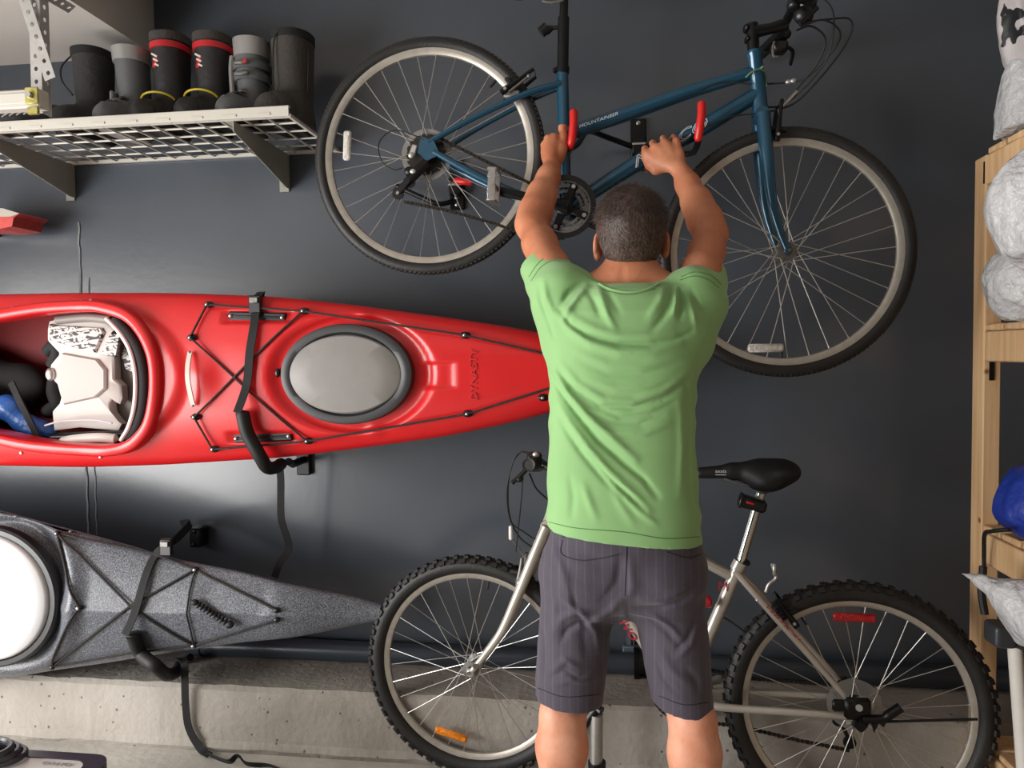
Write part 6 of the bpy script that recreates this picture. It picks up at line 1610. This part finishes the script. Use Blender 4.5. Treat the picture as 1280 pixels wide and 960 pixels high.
# white sack with a pointed corner reaching out over the edge
S = SDF(); tip = P(1203, 717, -.62); S.chain([tip, P(1228, 727, -.66), P(1262, 745, -.70), P(1300, 765, -.72)], [.003, .016, .040, .065], k=.015); S.cone(P(1240, 740, -.66), P(1280, 792, -.68), .012, .03, k=.02); S.ell(P(1310, 770, -.74), (.09, .09, .08), k=.03)
vs, fs = S.surf(tip-V((.02, .22, .25)), P(1330, 700, -.6)+V((.1, .06, .05)), .005, lambda p: .004*(vnoise(p, 60, 6)+.6*vnoise(p, 140, 7)))
tag(np_obj('white_sack', vs, fs, 'bag_white'), 'white plastic sack with pointed corner sticking out at right edge', 'sack')
S = SDF(); q = P(1250, 792, -.60); S.box(q, (.026, .035, .028), .010, k=.01); S.cone(q+V((.02, 0, -.01)), P(1275, 800, -.60), .022, .026, k=.01)
vs, fs = S.surf(q-V((.06, .08, .06)), q+V((.13, .08, .06)), .004); tool = np_obj('tool_head', vs, fs, mat('tool_grey', (52, 54, 58), .4)); 
tool.name = 'string_trimmer'; tag(tool, 'dark grey power tool head with pale shaft below white sack', 'tool')
b = MB(); s0, s1 = P(1268, 800, -.60), P(1282, 990, -.60); s1 = s0+(s1-s0)*(s0.z/(s0.z-s1.z)); b.tube([s0, s1], .017, 14); obj('shaft', b, 'white_paint', tool)
b = MB(); b.tube(spline([P(1262, 662, -.66), P(1240, 664, -.60), P(1231, 668, -.48), P(1230, 690, -.44), P(1230, 715, -.43), P(1228, 745, -.43), P(1232, 765, -.44)], 8), .0055, 8); b.tube(spline([P(1229, 708, -.43), P(1227, 740, -.43), P(1231, 768, -.44)], 6), .010, 8)
tag(obj('black_cord', b, 'black_rubber'), 'black cord hanging over the rail under the blue bag', 'cord')

# ------------------------------------------------------------------ clear bin with dark rim, lower left
yb0 = -.95
a0, a1, a2 = P(-190, 921, yb0), P(145, 944, yb0), None
zt_ = a1.z; bx0, bx1 = a0.x, a1.x
M['bin_clear'] = mat('bin_frosted', (196, 196, 196), .35, noise=.05, nscale=6); M['bin_rim'] = mat('bin_rim_dark', (44, 42, 58), .35)
bn = thing('storage_bin', ((bx0+bx1)/2, yb0-.2, 0), 'pale frosted storage bin with dark rim on floor at lower left corner', 'storage bin')
def rrect(xa, xb, ya, yb_, r, z, n=6):
    out = []
    for (cx, cy, a0_) in ((xb-r, yb_-r, 0), (xa+r, yb_-r, PI/2), (xa+r, ya+r, PI), (xb-r, ya+r, 3*PI/2)):
        for k in range(n+1): a = a0_+PI/2*k/n; out.append(V((cx+r*math.cos(a), cy+r*math.sin(a), z)))
    return out
ya, yb_ = yb0-.42, yb0
b = MB(); b.prism(rrect(bx0+.03, bx1-.03, ya+.03, yb_-.03, .05, .0), (0, 0, zt_-.02)); obj('tub', b, 'bin_clear', bn)
b = MB(); o_, i_ = rrect(bx0, bx1, ya, yb_, .05, zt_-.03), rrect(bx0+.045, bx1-.045, ya+.045, yb_-.03, .04, zt_-.03); N_ = len(o_)
vs = o_+i_+[p+V((0, 0, .03)) for p in o_]+[p+V((0, 0, .03)) for p in i_]; fs = []
for k in range(N_):
    k2 = (k+1) % N_; fs += [(k, k2, 2*N_+k2, 2*N_+k), (2*N_+k, 2*N_+k2, 3*N_+k2, 3*N_+k), (3*N_+k, 3*N_+k2, N_+k2, N_+k), (N_+k, N_+k2, k2, k)]
b.add(vs, fs); obj('rim', b, 'bin_rim', bn)
b = MB(); lz = zt_-.004; b.prism(rrect(bx0+.046, bx1-.046, ya+.046, yb_-.031, .038, lz-.012), (0, 0, .014)); lid = obj('lid', b, mat('bin_lid', (206, 205, 203), .25), bn, label='pale glossy lid panel')
text_obj('lid_lettering', 'OHYO', PZ(75, 952, lz+.004)+V((0, -.01, 0)), (-1, 0, 0), (0, -1, 0), .012, mat('lid_text', (140, 138, 136), .5), lid, width=.075)
b = MB(); 
for k in range(3): c = P(2, 927, yb0-.05)+V((-.02-.01*k, -.01*k, .004+.012*k)); b.tube([c+V((math.cos(t)*.07, math.sin(t)*.05, 0)) for t in np.linspace(0, 2*PI, 28, endpoint=False)], .008, 8, closed=True)
mz = min(v[2] for v in b.v); b.v = [(v[0], v[1], v[2]-mz+zt_+.001) for v in b.v]
tag(obj('coiled_hose', b, mat('hose_dark', (60, 60, 66), .25)), 'coil of dark glossy hose lying on the storage bin lid', 'hose')
